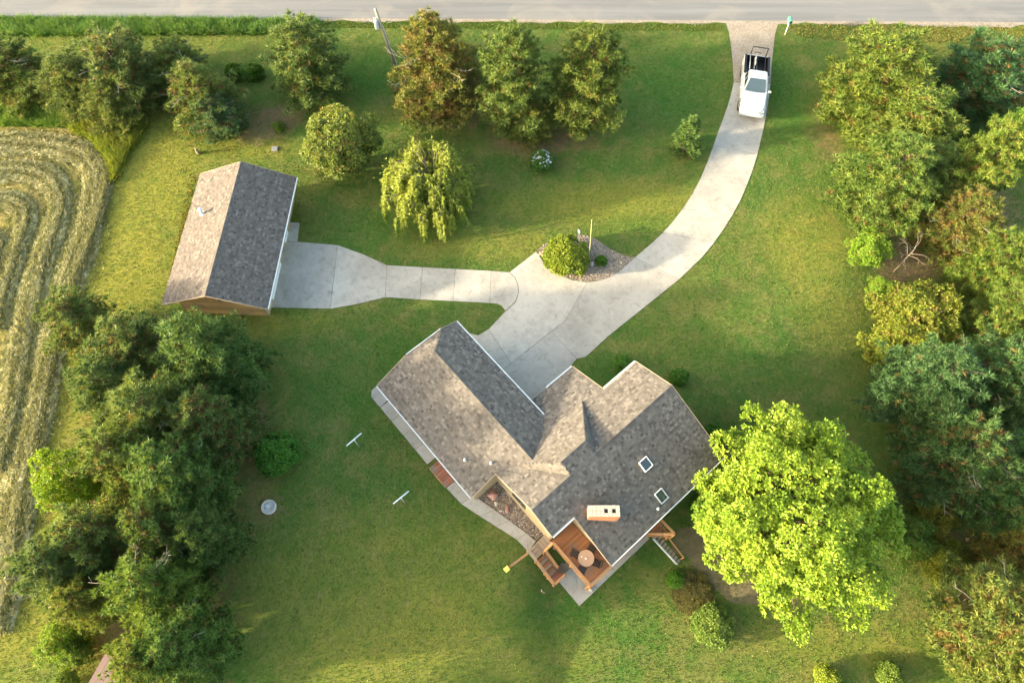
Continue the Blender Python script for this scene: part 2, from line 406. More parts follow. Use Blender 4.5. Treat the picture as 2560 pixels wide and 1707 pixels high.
# road across the top of the picture
ra, rb = gnd(0, 42), gnd(2560, 57)
sl_ = (rb[1] - ra[1]) / (rb[0] - ra[0]); yr = lambda x: ra[1] + (x - ra[0]) * sl_
road = tag(sheet('road', [(-300, yr(-300)), (300, yr(300)), (300, yr(300) + 7.2), (-300, yr(-300) + 7.2)], ROAD, .03, 6), kind='structure')
sh_pts = [(x, yr(x) - .38 - .12 * math.sin(x * .9) - .12 * math.sin(x * 2.3 + 1) - (.35 if x > 26 else 0) * max(0, math.sin(x * .35))) for x in np.arange(-120, 121, 1.)]
n_ = len(sh_pts); tag(link('road_shoulder', mesh('road_shoulder', [(x, y, float(terrain(x, y)) + .02) for x, y in sh_pts] + [(x, yr(x) + .3, float(terrain(x, yr(x) + .3)) + .02) for x, y in sh_pts], [(i, i + 1, n_ + i + 1, n_ + i) for i in range(n_ - 1)]), GRAVEL), kind='structure')

# concrete drive
def zd(x, y): return gnd(660 + .35714 * x, 540 + .35714 * y)[:2]
drv = empty('driveway', gd(1500, 640)); tag(drv, kind='structure')
def dslab(poly, m=CONC, top=.03):
    o = slab(poly, drv, m, top); o.matrix_parent_inverse = Matrix.Translation(-drv.location); DRIVE.append(poly)
DRIVE = []
for q in [[(60, 35), (250, 50), (235, 180), (60, 176)], [(30, 176), (235, 182), (515, 205), (465, 650), (-20, 640)], [(515, 205), (700, 272), (860, 345), (850, 570), (640, 620), (465, 650)],
          [(860, 345), (1110, 360), (1090, 585), (850, 570)], [(1110, 360), (1340, 372), (1325, 597), (1090, 585)], [(1340, 372), (1590, 385), (1580, 610), (1325, 597)],
          [(1590, 385), (1715, 395), (1755, 430), (1777, 485), (1780, 540), (1760, 600), (1690, 665), (1665, 630), (1630, 614), (1580, 610)],
          [(1390, 795), (1440, 822), (1500, 835), (1572, 793), (1730, 1030), (1620, 1120), (1500, 1000)],
          [(1572, 793), (1690, 668), (1762, 603), (1782, 540), (1779, 485), (1757, 428), (1718, 395), (1905, 250), (1960, 330), (2010, 376), (2060, 410), (2160, 450), (2260, 465), (2110, 730), (1730, 1030)]]:
    dslab([zd(*p) for p in q])
dslab([zd(*p) for p in [(1620, 1120), (1730, 1030), (2010, 810), (2190, 1000), (2150, 1045), (2150, 1300), (1900, 1400), (1750, 1350)]])
dslab([zd(2010, 810), zd(2110, 730), zd(2260, 465)] + [gd(*p)[:2] for p in [(1370, 646), (1395, 640), (1425, 622), (1458, 592), (1560, 642), (1500, 690), (1400, 770), (1345, 820)]] + [zd(2190, 1000)])
LE = [(1458, 592), (1500, 556), (1522, 535), (1545, 510), (1568, 480), (1590, 446), (1609, 410), (1625, 372), (1638, 336), (1650, 302), (1660, 275), (1670, 248), (1678, 220), (1685, 190)]
RE = [(1560, 642), (1612, 592), (1640, 558), (1662, 527), (1682, 495), (1701, 460), (1716, 425), (1729, 390), (1740, 355), (1748, 320), (1755, 290), (1761, 258), (1766, 225), (1770, 192)]
for i in range(0, 13, 2):
    j = min(i + 2, 13)
    if j > i: dslab([gd(*p)[:2] for p in LE[i:j + 1]] + [gd(*p)[:2] for p in RE[i:j + 1]][::-1])
gp = [gd(*p)[:2] for p in [(1685, 189), (1683, 150), (1680, 115), (1674, 75), (1664, 45), (1790, 47), (1780, 80), (1776, 115), (1772, 150), (1770, 191)]]
DRIVE.append(gp); tag(sheet('gravel_apron', gp, GRAVEL, .022, 1.), kind='structure')
# mulch island in the drive
isl = [gd(*p)[:2] for p in [(1234, 575), (1255, 558), (1290, 543), (1335, 538), (1370, 550), (1402, 572), (1430, 586), (1458, 592), (1425, 622), (1395, 640), (1350, 648), (1320, 643), (1290, 632), (1262, 606)]]
DRIVE.append(isl); tag(sheet('island_bed', isl, MULCH, .016, .7), kind='structure')

# ------------------------------------------------------------------ paths, patio, beds round the house
def UVs(pts): return [UV(*p) for p in pts]
walk = empty('sidewalk', (*UV(3.8, -12), 0)); tag(walk, kind='structure')
def wslab(pts, top=.085):
    q = UVs(pts); DRIVE.append(q); o = slab(q, walk, CONC, top); o.matrix_parent_inverse = Matrix.Translation(-walk.location)
wslab([(3.34, -17.6), (3.36, -18.2), (3.62, -18.55), (4.0, -18.6), (4.5, -18.3), (4.5, -17.35), (3.38, -17.2)])
for a in np.arange(-17.2, -12.2, 1.27): wslab([(3.36, a), (4.5, a), (4.5, min(a + 1.27, -11.95)), (3.35, min(a + 1.27, -11.95))])
wslab([(3.33, -10.15), (4.5, -10.15), (4.5, -8.75), (4.36, -8.62), (3.40, -8.77)])
for a, b, c, d in [((3.40, -8.77), (4.36, -8.62), (4.74, -7.1), (3.80, -7.4)), ((3.80, -7.4), (4.74, -7.1), (5.0, -6.0), (4.15, -6.3)), ((4.15, -6.3), (5.0, -6.0), (5.3, -4.75), (4.6, -4.85)), ((4.6, -4.85), (5.3, -4.75), (5.42, -4.0), (4.66, -3.85))]: wslab([a, b, c, d])
pat = empty('patio', (*UV(8, -.4), -1.6)); tag(pat, kind='structure')
for a in np.arange(5.07, 11.1, 1.53):
    q = UVs([(a, -1.6), (a, .45), (min(a + 1.53, 11.25), .45), (min(a + 1.53, 11.25), -1.6)]); DRIVE.append(q)
    me = MB(); 
    o = sheet('slab', inset(q, .009), CONC, .05, 2, pat, .2); o.matrix_parent_inverse = Matrix.Translation(-pat.location)
bed = UVs([(4.36, -8.62), (6.2, -8.2), (6.2, -4.0), (5.42, -4.0), (5.3, -4.75), (5.0, -6.0), (4.74, -7.1)]); DRIVE.append(bed)
tag(sheet('rock_bed', bed, MULCH, .02, .8), kind='structure')
mb2 = UVs([(11.5, 1.9), (12.2, 2.6), (12.0, 4.4), (12.2, 6.4), (13.4, 7.6), (15, 6), (15, 2.5), (13, 1.2)])
tag(sheet('shade_bed', mb2, SOIL, .012, .9), kind='structure')

def stones(name, poly, n, lo, hi, m, dz=.0):
    P = np.array([p[:2] for p in poly]); mn, mx = P.min(0), P.max(0); pts = rng.uniform(mn, mx, (n * 5, 2))
    pts = pts[inpoly(pts[:, 0], pts[:, 1], poly)][:n]; n = len(pts)
    o = np.array([(1, 0, 0), (-1, 0, 0), (0, 1, 0), (0, -1, 0), (0, 0, 1), (0, 0, -1)], float)
    f = np.array([(0, 2, 4), (2, 1, 4), (1, 3, 4), (3, 0, 4), (2, 0, 5), (1, 2, 5), (3, 1, 5), (0, 3, 5)])
    s = rng.uniform(lo, hi, (n, 1, 1)) * rng.uniform(.6, 1.2, (n, 6, 1)) * np.array((1, 1, .6)); a = rng.uniform(0, 6.3, n)
    V = o[None] * s; c, sn = np.cos(a)[:, None], np.sin(a)[:, None]
    V = np.stack([V[..., 0] * c - V[..., 1] * sn, V[..., 0] * sn + V[..., 1] * c, V[..., 2]], -1)
    V += np.concatenate([pts, (terrain(pts[:, 0], pts[:, 1]) + dz)[:, None]], 1)[:, None]
    T = (f[None] + (np.arange(n) * 6)[:, None, None]).reshape(-1, 3)
    return link(name, fast_mesh(name, V.reshape(-1, 3), T, np.repeat(rng.random(n), 8)), m)
def f_stone(b): b.surf(b.ramp(b.attr('var'), (0., (.10, .085, .07)), (.5, (.26, .205, .165)), (.85, (.36, .29, .24)), (1., (.55, .50, .43))), .9)
STONE = mat('bed_stones', f_stone)
tag(stones('gravel', bed, 1500, .025, .07, STONE, .03), 'small brown and grey stones covering the bed by the house wall', 'gravel', kind='stuff')
tag(stones('gravel', isl, 1900, .025, .07, STONE, .03), 'loose pinkish stones covering the island bed in the drive', 'gravel', kind='stuff')
def rock(name, loc, s, m, label, seed, group=None):
    r = np.random.default_rng(seed); bm = bmesh.new(); bmesh.ops.create_icosphere(bm, subdivisions=2, radius=1)
    for v in bm.verts:
        k = 1 + .22 * math.sin(v.co.x * 3 + seed) + .16 * math.sin(v.co.y * 4 + seed * 2) + r.uniform(-.08, .08); v.co = Vector((v.co.x * s[0], v.co.y * s[1], v.co.z * s[2])) * k
    me = bpy.data.meshes.new(name); bm.to_mesh(me); bm.free(); o = link(name, me, m); o.location = (*loc[:2], loc[2] + s[2] * .45)
    return tag(o, label, 'rock', group)
def z3(x, y): return gnd(1060 + .15947 * x, 1150 + .15947 * y)
rock('boulder', z3(1075, 555), (.36, .30, .24), PINK, 'large pink boulder in the corner of the rock bed by the house', 1)
rock('boulder', z3(1305, 775), (.16, .2, .15), PINK, 'small pink rock at the foot of the sunlit cream wall', 2)
rock('boulder', z3(1140, 680), (.15, .13, .12), TANROCK, 'pale tan rock in the middle of the rock bed', 3)
rock('boulder', z3(1205, 795), (.10, .09, .08), TANROCK, 'small pale rock between the tan rock and the small pink rock', 4)
def zi(x, y): return gnd(1280 + .14456 * x, 540 + .14456 * y)
rock('boulder', zi(500, 665), (.16, .15, .13), PINK, 'pale pink rock at the left tip of the island bed', 5)
rock('boulder', zi(1365, 845), (.22, .18, .2), GREYROCK, 'dark grey rock between the big and small island shrubs', 6)
rock('boulder', zi(1880, 815), (.11, .10, .09), TANROCK, 'small tan rock near the right tip of the island bed', 7)

# ------------------------------------------------------------------ plants
def tufts(pos, axis, n, L, wd, spread=(20, 95), rs=rng, jit=.3):        # needle tufts: n blades around an axis
    N = len(pos); axis = unit(axis); a = unit(np.cross(axis, rs.normal(size=(N, 3)))); b = np.cross(axis, a)
    th = np.radians(rs.uniform(*spread, (N, n))); ph = rs.uniform(0, 2 * np.pi, (N, n))
    d = axis[:, None] * np.cos(th)[..., None] + (a[:, None] * np.cos(ph)[..., None] + b[:, None] * np.sin(ph)[..., None]) * np.sin(th)[..., None]
    Ls = (L if hasattr(L, '__len__') else np.full(N, L))[:, None, None] * rs.uniform(1 - jit, 1 + jit, (N, n, 1))
    sd_ = unit(np.cross(d, rs.normal(size=(N, n, 3)))) * wd / 2
    p = pos[:, None] + d * Ls * .05
    V = np.stack([p - sd_, p + sd_, p + d * Ls], 2)
    return V.reshape(-1, 3), np.arange(N * n * 3).reshape(-1, 3)
def leaves(pos, axis, n, L, wd, spread=(35, 90), rs=rng):              # rosettes of kite-shaped leaves
    N = len(pos); axis = unit(axis); a = unit(np.cross(axis, rs.normal(size=(N, 3)))); b = np.cross(axis, a)
    th = np.radians(rs.uniform(*spread, (N, n))); ph = rs.uniform(0, 2 * np.pi, (N, n))
    d = axis[:, None] * np.cos(th)[..., None] + (a[:, None] * np.cos(ph)[..., None] + b[:, None] * np.sin(ph)[..., None]) * np.sin(th)[..., None]
    Ls = (L if hasattr(L, '__len__') else np.full(N, L))[:, None, None] * rs.uniform(.7, 1.3, (N, n, 1))
    sd_ = unit(np.cross(d, axis[:, None] + rs.normal(size=(N, n, 3)) * .45)) * wd / L.mean() * Ls / 2 if hasattr(L, '__len__') else unit(np.cross(d, axis[:, None] + rs.normal(size=(N, n, 3)) * .45)) * wd / 2
    p = pos[:, None] + d * Ls * .35
    V = np.stack([p, p + d * Ls * .45 - sd_, p + d * Ls, p + d * Ls * .45 + sd_], 2)
    return V.reshape(-1, 3), np.arange(N * n * 4).reshape(-1, 4)

def pine_proto(seed, R=3., H=8.5, plump=2.2, nb=6, dead=.12, dens=1., low=.9, size=.30):
    rs = np.random.default_rng(seed); pos, ax, dd = [], [], []; br = MB(); tr = MB()
    lean = rs.normal(size=2) * .15
    tr.tube([(lean[0] * t, lean[1] * t, t * H * .95) for t in (-.02, .15, .4, .7, 1.)], [.19, .15, .12, .07, .02], 8)
    z = low
    while z < H * .985:
        t = z / H; prof = (1 - t ** plump) ** .85 * (.86 + .14 * min(1, t * 5))
        k = max(3, int(round(nb * (1 if t < .8 else .75)))); a0 = rs.uniform(0, 6.3)
        for i in range(k):
            az = a0 + i * 2 * math.pi / k + rs.normal() * .22; L = R * prof * rs.uniform(.68, 1.13) + .12
            el = math.radians(-4 + 62 * t ** 1.2 + rs.normal() * 6); o = np.array((math.cos(az), math.sin(az), 0)); sd_ = np.array((-math.sin(az), math.cos(az), 0))
            c0 = np.array((lean[0] * t, lean[1] * t, z)); zz = lambda s: L * s * math.tan(el) * (1 - .25 * s) + .25 * L * s * s * .5
            pt = lambda s: c0 + o * L * s + np.array((0, 0, zz(s)))
            if L > .7: br.tube([pt(0), pt(.5), pt(.93)], [.045, .03, .012], 4, False)
            s = .30
            while s <= 1.001:
                wl = (.42 * L * (1.12 - s) ** .8) * rs.uniform(.6, 1.1)
                m = max(1, int(wl / .20 * dens))
                for sg in (-1, 1):
                    for j in range(m):
                        q = (j + rs.uniform(.2, 1)) / m
                        p = pt(s) + sd_ * sg * wl * q + o * wl * q * .45 + rs.normal(size=3) * .07 + np.array((0, 0, .06))
                        pos.append(p); ax.append(o * .45 + sd_ * sg * .25 + np.array((0, 0, .95)) + rs.normal(size=3) * .22)
                        dd.append(1. if rs.random() < dead * (2.2 - 2. * s) else 0.)
                s += .23 / max(L, .6) * rs.uniform(.8, 1.2) / dens
            pos.append(pt(1.03)); ax.append(o * .7 + np.array((0, 0, .8))); dd.append(0.)
        z += .46 * rs.uniform(.85, 1.15)
    pos.append(np.array((lean[0], lean[1], H * .98))); ax.append(np.array((0, 0, 1.))); dd.append(0)
    pos, ax, dd = np.array(pos), np.array(ax), np.array(dd); N = len(pos); n = 24; print('TUFTS', N)
    V, T = tufts(pos, ax, n, rs.uniform(size * .75, size * 1.2, N), .056, (8, 100), rs)
    sr = R / np.percentile(np.hypot(V[:, 0], V[:, 1]), 98.5); sz = H / np.percentile(V[:, 2], 99.9); V = V * np.array((sr, sr, sz))
    for mb in (tr, br): mb.V = [(v[0] * sr, v[1] * sr, v[2] * sz) for v in mb.V]
    var = np.clip(np.repeat(rs.normal(.5, .2, N), n) + rs.normal(0, .12, N * n), 0, 1)
    dm = np.repeat(dd * rs.uniform(.55, 1, N), n)
    return (tr, br, fast_mesh('pine_crown', V, T, var, dm))
def leafy_proto(seed, R, H, z0, nb=40, nr=60, leaf=.13, wd=.10, per=9, br_r=.28, inner=.66, elong=1.0, dead=.0, trunk=.16, flat=1.0):
    rs = np.random.default_rng(seed); cz = z0 + (H - z0) * .45; tr = MB(); br = MB()
    tr.tube([(0, 0, -.1), (.03, .02, cz * .4), (0, .05, cz), (.05, 0, cz + (H - cz) * .6)], [trunk, trunk * .8, trunk * .55, trunk * .15], 8)
    pos, ax, vr = [], [], []
    for k in range(nb):
        zt = 1 - 2 * (k + .5) / nb; az = k * 2.39996 + rs.normal() * .3
        rr = math.sqrt(max(0, 1 - zt * zt)); d = np.array((rr * math.cos(az), rr * math.sin(az), zt))
        ext = rs.uniform(inner, .90); hz = (H - cz) if zt > 0 else (cz - z0)
        c = np.array((d[0] * R * ext, d[1] * R * ext, cz + d[2] * hz * ext * flat)); B = br_r * R * rs.uniform(.75, 1.25)
        mid = np.array((c[0] * .45, c[1] * .45, z0 * .4 + c[2] * .6 - .15)); br.tube([(0, 0, cz * .55), mid, c], [trunk * .45, trunk * .28, .015], 5, False)
        out = unit(d + np.array((0, 0, .35))); bv = rs.normal(.5, .13)
        for i in range(nr):
            q = unit(rs.normal(size=3)); 
            if q @ out < -.35: q = -q
            rad = B * rs.uniform(.55, 1.0) ** .6
            p = c + (q + out * (q @ out) * (elong - 1)) * rad + np.array((0, 0, -.12 * rad))
            pos.append(p); ax.append(q + out * .5 + np.array((0, 0, .55))); vr.append(bv + rs.normal() * .12 + .12 * q[2])
    pos, ax, vr = np.array(pos), np.array(ax), np.array(vr); N = len(pos)
    V, T = leaves(pos, ax, per, leaf, wd, rs=rs)
    var = np.clip(np.repeat(vr, per) + rs.normal(0, .12, N * per), 0, 1)
    dm = (np.repeat(rs.random(N), per) < dead) * rs.uniform(.4, .9, N * per)
    return (tr, br, fast_mesh('leaf_crown', V, T, var, dm))
def proto_meshes(p, m):
    tr, br, cm = p
    a = tr.build('tmp', BARK, smooth=True); b = br.build('tmp', BARK, smooth=True); ma, mb_ = a.data, b.data
    bpy.data.objects.remove(a); bpy.data.objects.remove(b); cm.materials.append(m)
    return ma, mb_, cm
def plant(name, pm, loc, sc, rz, label, cat, col=(1, 1, 1), group=None, tilt=(0, 0)):
    e = empty(name, loc, rz); e.scale = sc; e.rotation_euler = (tilt[0], tilt[1], rz); tag(e, label, cat, group)
    for nm, me in (('trunk', pm[0]), ('branches', pm[1]), ('crown', pm[2])):
        o = bpy.data.objects.new(nm, me); COL.objects.link(o); o.parent = e
        if nm == 'crown': o.color = (*col, 1)
    return e
TWIGS = []
PP = [proto_meshes(pine_proto(11, plump=2.2, dead=.05), PINE), proto_meshes(pine_proto(12, plump=1.7, dead=.32, nb=7, size=.29), PINE), proto_meshes(pine_proto(13, plump=2.8, dead=.08, size=.33, dens=.95), PINE),
      proto_meshes(pine_proto(14, plump=2.4, dead=.2, dens=1.05), PINE), proto_meshes(pine_proto(15, plump=2.0, dead=.06, size=.32, dens=.95, nb=7), PINE)]
def at_h(x, y, zc):                    # foot of a plant whose crown centre (height zc) shows at display pixel x, y
    z0 = 0.
    for _ in range(8):
        X, Y = up(x * K, y * K, z0 + zc); z0 = float(terrain(X, Y))
    return X, Y, z0
def rad(x, y, rpx, z):
    return up((x + rpx) * K, y * K, z)[0] - up(x * K, y * K, z)[0]
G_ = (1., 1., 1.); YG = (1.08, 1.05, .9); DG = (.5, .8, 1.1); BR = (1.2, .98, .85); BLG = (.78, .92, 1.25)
pines = [  # x, y, r (display pixels), height, prototype, tint, label
 (35, 185, 82, 7.2, 3, YG, 'leftmost olive pine of the row below the roadside grass strip, cut by the frame'),
 (185, 205, 80, 7.0, 4, G_, 'pine with loose lower branches second from the left in the roadside row'),
 (285, 180, 92, 8.0, 3, G_, 'broadest dark-topped pine in the left roadside row'),
 (262, 250, 62, 5.2, 0, YG, 'low yellowish pine in front of the broad roadside pine, above the hay field corner'),
 (415, 160, 66, 7.2, 4, YG, 'thin pale pine standing behind the bright low pine left of the hedge'),
 (470, 235, 82, 6.6, 1, (1.05, 1.15, .9), 'pine with brown dead inner twigs just left of the clipped hedge'),
 (500, 275, 58, 4.2, 3, DG, 'low dark pine skirt nearest the barn roof peak'),
 (712, 168, 92, 8.2, 2, (.85, 1., .9), 'rounded solitary dark pine between the hedge and the utility pole'),
 (1008, 172, 104, 11, 1, BR, 'rusty browned pine beside the utility pole, first of three'),
 (1180, 188, 84, 11, 2, (.85, 1., .95), 'middle dark green pine of the three right of the utility pole'),
 (1335, 195, 94, 11, 2, (1.08, 1.05, .9), 'yellowish tufted pine, third of the three right of the utility pole'),
 (1215, 285, 55, 4.0, 4, BR, 'small low browned pine bough clump in front of the middle roadside pine'),
 (2005, 200, 122, 8.6, 2, (1.1, 1.12, .8), 'biggest yellow-green pine nearest the gravel apron on its right'),
 (2085, 300, 100, 7.6, 4, (1.05, 1.08, .85), 'yellow-green pine just below the biggest right-hand pine'),
 (2235, 205, 105, 8.4, 3, DG, 'dark bluish pine near the top right corner'),
 (2020, 430, 105, 8.2, 4, (.95, 1.02, .85), 'olive pine beside the lawn above the lime green shrub'),
 (2125, 420, 80, 8.0, 0, (.9, 1., .9), 'dark pine wedged between the olive pine and the tall slim right pine'),
 (2255, 400, 80, 9.5, 2, (1.02, 1.08, .8), 'tall slim yellow-green pine left of the bright green tree at the right edge'),
 (2195, 520, 85, 7.8, 1, (1.1, 1.0, .85), 'browning pine with bare twigs above the bare reddish soil'),
 (2265, 620, 85, 8.2, 2, (1.02, 1.06, .8), 'yellow-green pine right of the bare reddish soil'),
 (2290, 740, 85, 8.0, 2, (1.0, 1.06, .8), 'yellow-green pine right of the brownish spreading bush'),
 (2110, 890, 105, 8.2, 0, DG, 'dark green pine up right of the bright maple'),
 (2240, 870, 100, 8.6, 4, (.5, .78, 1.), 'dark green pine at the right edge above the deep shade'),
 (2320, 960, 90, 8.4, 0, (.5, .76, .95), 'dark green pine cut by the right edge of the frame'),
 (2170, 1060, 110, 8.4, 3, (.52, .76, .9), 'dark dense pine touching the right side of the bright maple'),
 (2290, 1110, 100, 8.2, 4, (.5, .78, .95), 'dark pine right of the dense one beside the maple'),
 (2265, 1420, 125, 7.6, 3, YG, 'olive sprawling pine in the bottom right corner with bare grey twigs'),
 (2330, 1275, 70, 6.8, 1, BR, 'orange-tinged pine at the right edge above the corner pine'),
 (2320, 1550, 85, 7.0, 0, (1.1, 1.1, .85), 'pine cut off by the bottom right corner'),
 (192, 752, 74, 5.4, 3, (.95, .98, .95), 'small solitary pine at the edge of the hay field below the barn'),
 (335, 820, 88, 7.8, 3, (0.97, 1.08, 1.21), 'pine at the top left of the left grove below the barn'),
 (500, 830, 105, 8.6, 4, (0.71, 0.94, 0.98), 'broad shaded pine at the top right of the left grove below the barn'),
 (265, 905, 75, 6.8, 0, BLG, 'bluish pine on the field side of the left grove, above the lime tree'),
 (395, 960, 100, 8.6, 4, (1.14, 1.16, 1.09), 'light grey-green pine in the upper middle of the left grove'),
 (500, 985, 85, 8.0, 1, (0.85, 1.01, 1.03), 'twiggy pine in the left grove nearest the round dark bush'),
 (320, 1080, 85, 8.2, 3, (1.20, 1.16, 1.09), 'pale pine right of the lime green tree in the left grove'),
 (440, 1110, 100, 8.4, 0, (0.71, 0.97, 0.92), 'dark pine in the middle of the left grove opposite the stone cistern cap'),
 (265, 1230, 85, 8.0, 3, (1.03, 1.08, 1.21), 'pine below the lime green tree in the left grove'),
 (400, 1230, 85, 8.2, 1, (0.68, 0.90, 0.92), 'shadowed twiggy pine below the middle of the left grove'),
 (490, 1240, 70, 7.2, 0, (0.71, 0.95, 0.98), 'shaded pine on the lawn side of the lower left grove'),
 (165, 1320, 84, 8.0, 4, BLG, 'bluish pine jutting furthest into the yellow grass strip'),
 (232, 1385, 60, 6.6, 3, (1.25, 1.19, 1.03), 'yellowish pine just above the small red shed roof'),
 (375, 1360, 95, 8.6, 4, (0.97, 1.16, 0.92), 'bright green-topped pine in the lower left grove'),
 (362, 1515, 78, 8.2, 3, (1.20, 1.23, 0.92), 'light green pine overhanging the red shed roof'),
 (430, 1490, 95, 8.2, 4, (0.82, 1.04, 0.98), 'dark green pine at the bottom right of the left grove'),
]
def prj(X, Y, Z):
    Z = Z - CAM_H; yc = ca * Y + sa * Z; zc = -sa * Y + ca * Z
    return 853.5 - F_PX * yc / -zc
RY = {1008: 128, 1180: 132, 1335: 126, 712: 100, 2005: 125, 2255: 115, 285: 100}
def fit_pine(x, y, r, h):              # largest height whose outline still fits the crown seen in the photograph
    for hh in np.linspace(h, h * .62, 12):
        zc = hh * .5
        for _ in range(5):
            X, Y, z0 = at_h(x, y, zc); R = rad(x, y, r, z0 + zc)
            e = [prj(X, Y + sg * R * .95 * (1 - t ** 2.2) ** .85, z0 + t * hh) / K for t in np.linspace(.12, 1, 15) for sg in (-1, 1)]
            mid = (min(e) + max(e)) / 2; zc = min(max(zc + (y - mid) / 22., .36 * hh), .66 * hh)
        if max(e) - min(e) < 2.06 * RY.get(x, r): break
    return (X, Y, z0), R, hh
for i, (x, y, r, h, k, col, lab) in enumerate(pines):
    loc, R, h = fit_pine(x, y, r, h); j = rng.uniform(.92, 1.08)
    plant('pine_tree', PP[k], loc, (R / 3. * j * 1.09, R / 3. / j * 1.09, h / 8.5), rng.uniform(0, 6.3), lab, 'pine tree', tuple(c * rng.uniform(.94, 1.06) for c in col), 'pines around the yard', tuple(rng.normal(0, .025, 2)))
    if k in (1, 3, 4) and i % 2 == 0 or 'twig' in lab: TWIGS.append(COL.objects[-1].parent)
# spruce by the drive
sp = proto_meshes(pine_proto(21, R=1.3, H=3.6, plump=1.15, nb=8, dead=.02, dens=1.6, low=.25, size=.2), PINE)
plant('spruce', sp, at_h(1582, 318, 1.5), (1.05, 1.05, 1.), .4, 'small young conical spruce standing alone left of the driveway', 'spruce tree', (.8, 1.05, 1.1))
# broadleaf trees
mp = proto_meshes(leafy_proto(31, 5.2, 10.2, 2.0, nb=150, nr=82, leaf=.155, wd=.11, per=9, br_r=.15, elong=1.9, trunk=.3, inner=.5), MAPLE)
loc = at_h(1822, 1180, 5.8); plant('maple_tree', mp, loc, (1.02, 1.12, 1.), .3, 'large bright lime green maple beside the house', 'maple tree', (1, 1, 1))
L1 = proto_meshes(leafy_proto(32, 2.4, 5., .7, nb=58, nr=52, inner=.4, leaf=.15, wd=.10, per=9, br_r=.27, elong=1.25, dead=.05), LEAF)
L2 = proto_meshes(leafy_proto(33, 1.2, 2.0, .1, nb=30, nr=44, leaf=.13, wd=.09, per=8, br_r=.30, trunk=.05), LEAF)
L3 = proto_meshes(leafy_proto(34, 2.4, 4.6, .3, nb=48, nr=48, inner=.38, leaf=.16, wd=.09, per=9, br_r=.26, elong=1.45, dead=.08), LEAF)
def broad(name, pm, x, y, rpx, h, R0, H0, label, cat, col, ys=1., group=None):
    loc = at_h(x, y, h * .5); R = rad(x, y, rpx, h * .5)
    return plant(name, pm, loc, (R / R0, R / R0 * ys, h / H0), rng.uniform(0, 6.3), label, cat, col, group)
broad('broadleaf_tree', L1, 785, 332, 86, 5.6, 2.4, 5., 'round grey-green broadleaf tree between the barn and the willow', 'tree', (1.25, 1.02, 1.25))
broad('broadleaf_tree', L1, 2335, 320, 62, 6.5, 2.4, 5., 'bright green leafy tree at the right edge below the dark corner pine', 'tree', (.72, 1.02, .75))
broad('broadleaf_tree', L3, 172, 1100, 82, 5.4, 2.4, 4.6, 'lime green leafy tree on the field side of the left grove', 'tree', (1.15, 1.3, .55))
broad('shrub', L3, 1998, 570, 46, 2.6, 2.4, 4.6, 'lime green shrub at the lawn edge above the bare reddish soil', 'shrub', (1.15, 1.35, .8))
broad('shrub', L3, 2022, 662, 28, 1.6, 2.4, 4.6, 'small lime green bush left of the bare reddish soil', 'shrub', (1.15, 1.35, .8))
broad('shrub', L3, 2120, 730, 100, 3.8, 2.4, 4.6, 'spreading brownish green bush below the bare reddish soil', 'shrub', (1.35, 1.05, .9))
broad('shrub', L3, 2060, 790, 72, 3.0, 2.4, 4.6, 'low olive brown bush on the lawn side of the spreading one', 'shrub', (1.45, 1.15, .85))
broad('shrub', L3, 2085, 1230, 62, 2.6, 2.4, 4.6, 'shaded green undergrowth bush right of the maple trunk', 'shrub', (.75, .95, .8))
broad('shrub', L3, 2150, 1185, 50, 2.0, 2.4, 4.6, 'orange-tinged low bush under the dark pines', 'shrub', (1.5, .95, .7))
broad('shrub', L3, 2170, 1290, 60, 1.8, 2.4, 4.6, 'yellowish weedy bush above the corner pine', 'shrub', (1.3, 1.05, .7))
broad('shrub', L2, 1303, 586, 50, 2.0, 1.2, 2., 'large round yellow-green shrub on the island bed', 'shrub', (1.4, 1.18, .7), .95)
broad('shrub', L2, 1381, 599, 13, .6, 1.2, 2., 'tiny dark green shrub on the island bed beside the grey rock', 'shrub', (.7, 1.05, .6))
broad('shrub', L2, 637, 1040, 47, 1.9, 1.2, 2., 'round dark green bush on the lawn right of the left grove', 'shrub', (.5, .98, .7))
broad('shrub', L3, 140, 1475, 52, 2.4, 2.4, 4.6, 'lime green shrub at the lower field edge left of the red shed', 'shrub', (1.1, 1.25, .6))
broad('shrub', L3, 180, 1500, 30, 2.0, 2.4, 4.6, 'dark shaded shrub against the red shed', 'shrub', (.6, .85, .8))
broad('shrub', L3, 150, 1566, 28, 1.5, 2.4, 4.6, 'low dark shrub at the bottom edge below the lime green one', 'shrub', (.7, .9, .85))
broad('shrub', L2, 1640, 1436, 46, 1.3, 1.2, 2., 'grey-green bush at the bottom left rim of the maple', 'shrub', (1.1, 1.1, 1.2))
broad('shrub', L2, 1592, 1360, 46, .42, 1.2, 2., 'low reddish brown leafy shrub between the house and the maple', 'shrub', (.85, .5, .8))
broad('shrub', L2, 1552, 1330, 20, .6, 1.2, 2., 'small green plant at the rim of the bed below the back steps', 'shrub', (.7, 1.1, .6))
broad('shrub', L2, 1900, 1560, 30, 1.3, 1.2, 2., 'pale yellowish bush cut by the bottom edge', 'shrub', (1.8, 1.5, 1.1))
broad('shrub', L2, 2045, 1550, 30, 1.2, 1.2, 2., 'grey-green bush right of the pale one at the bottom edge', 'shrub', (1.1, 1.1, 1.1))
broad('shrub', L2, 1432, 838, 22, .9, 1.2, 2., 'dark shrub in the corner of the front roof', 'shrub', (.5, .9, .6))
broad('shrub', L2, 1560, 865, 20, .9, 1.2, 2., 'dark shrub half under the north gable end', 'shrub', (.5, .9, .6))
broad('shrub', L2, 1640, 1000, 26, 1.1, 1.2, 2., 'dark shrub by the east gable wall beside the maple', 'shrub', (.5, .9, .6))
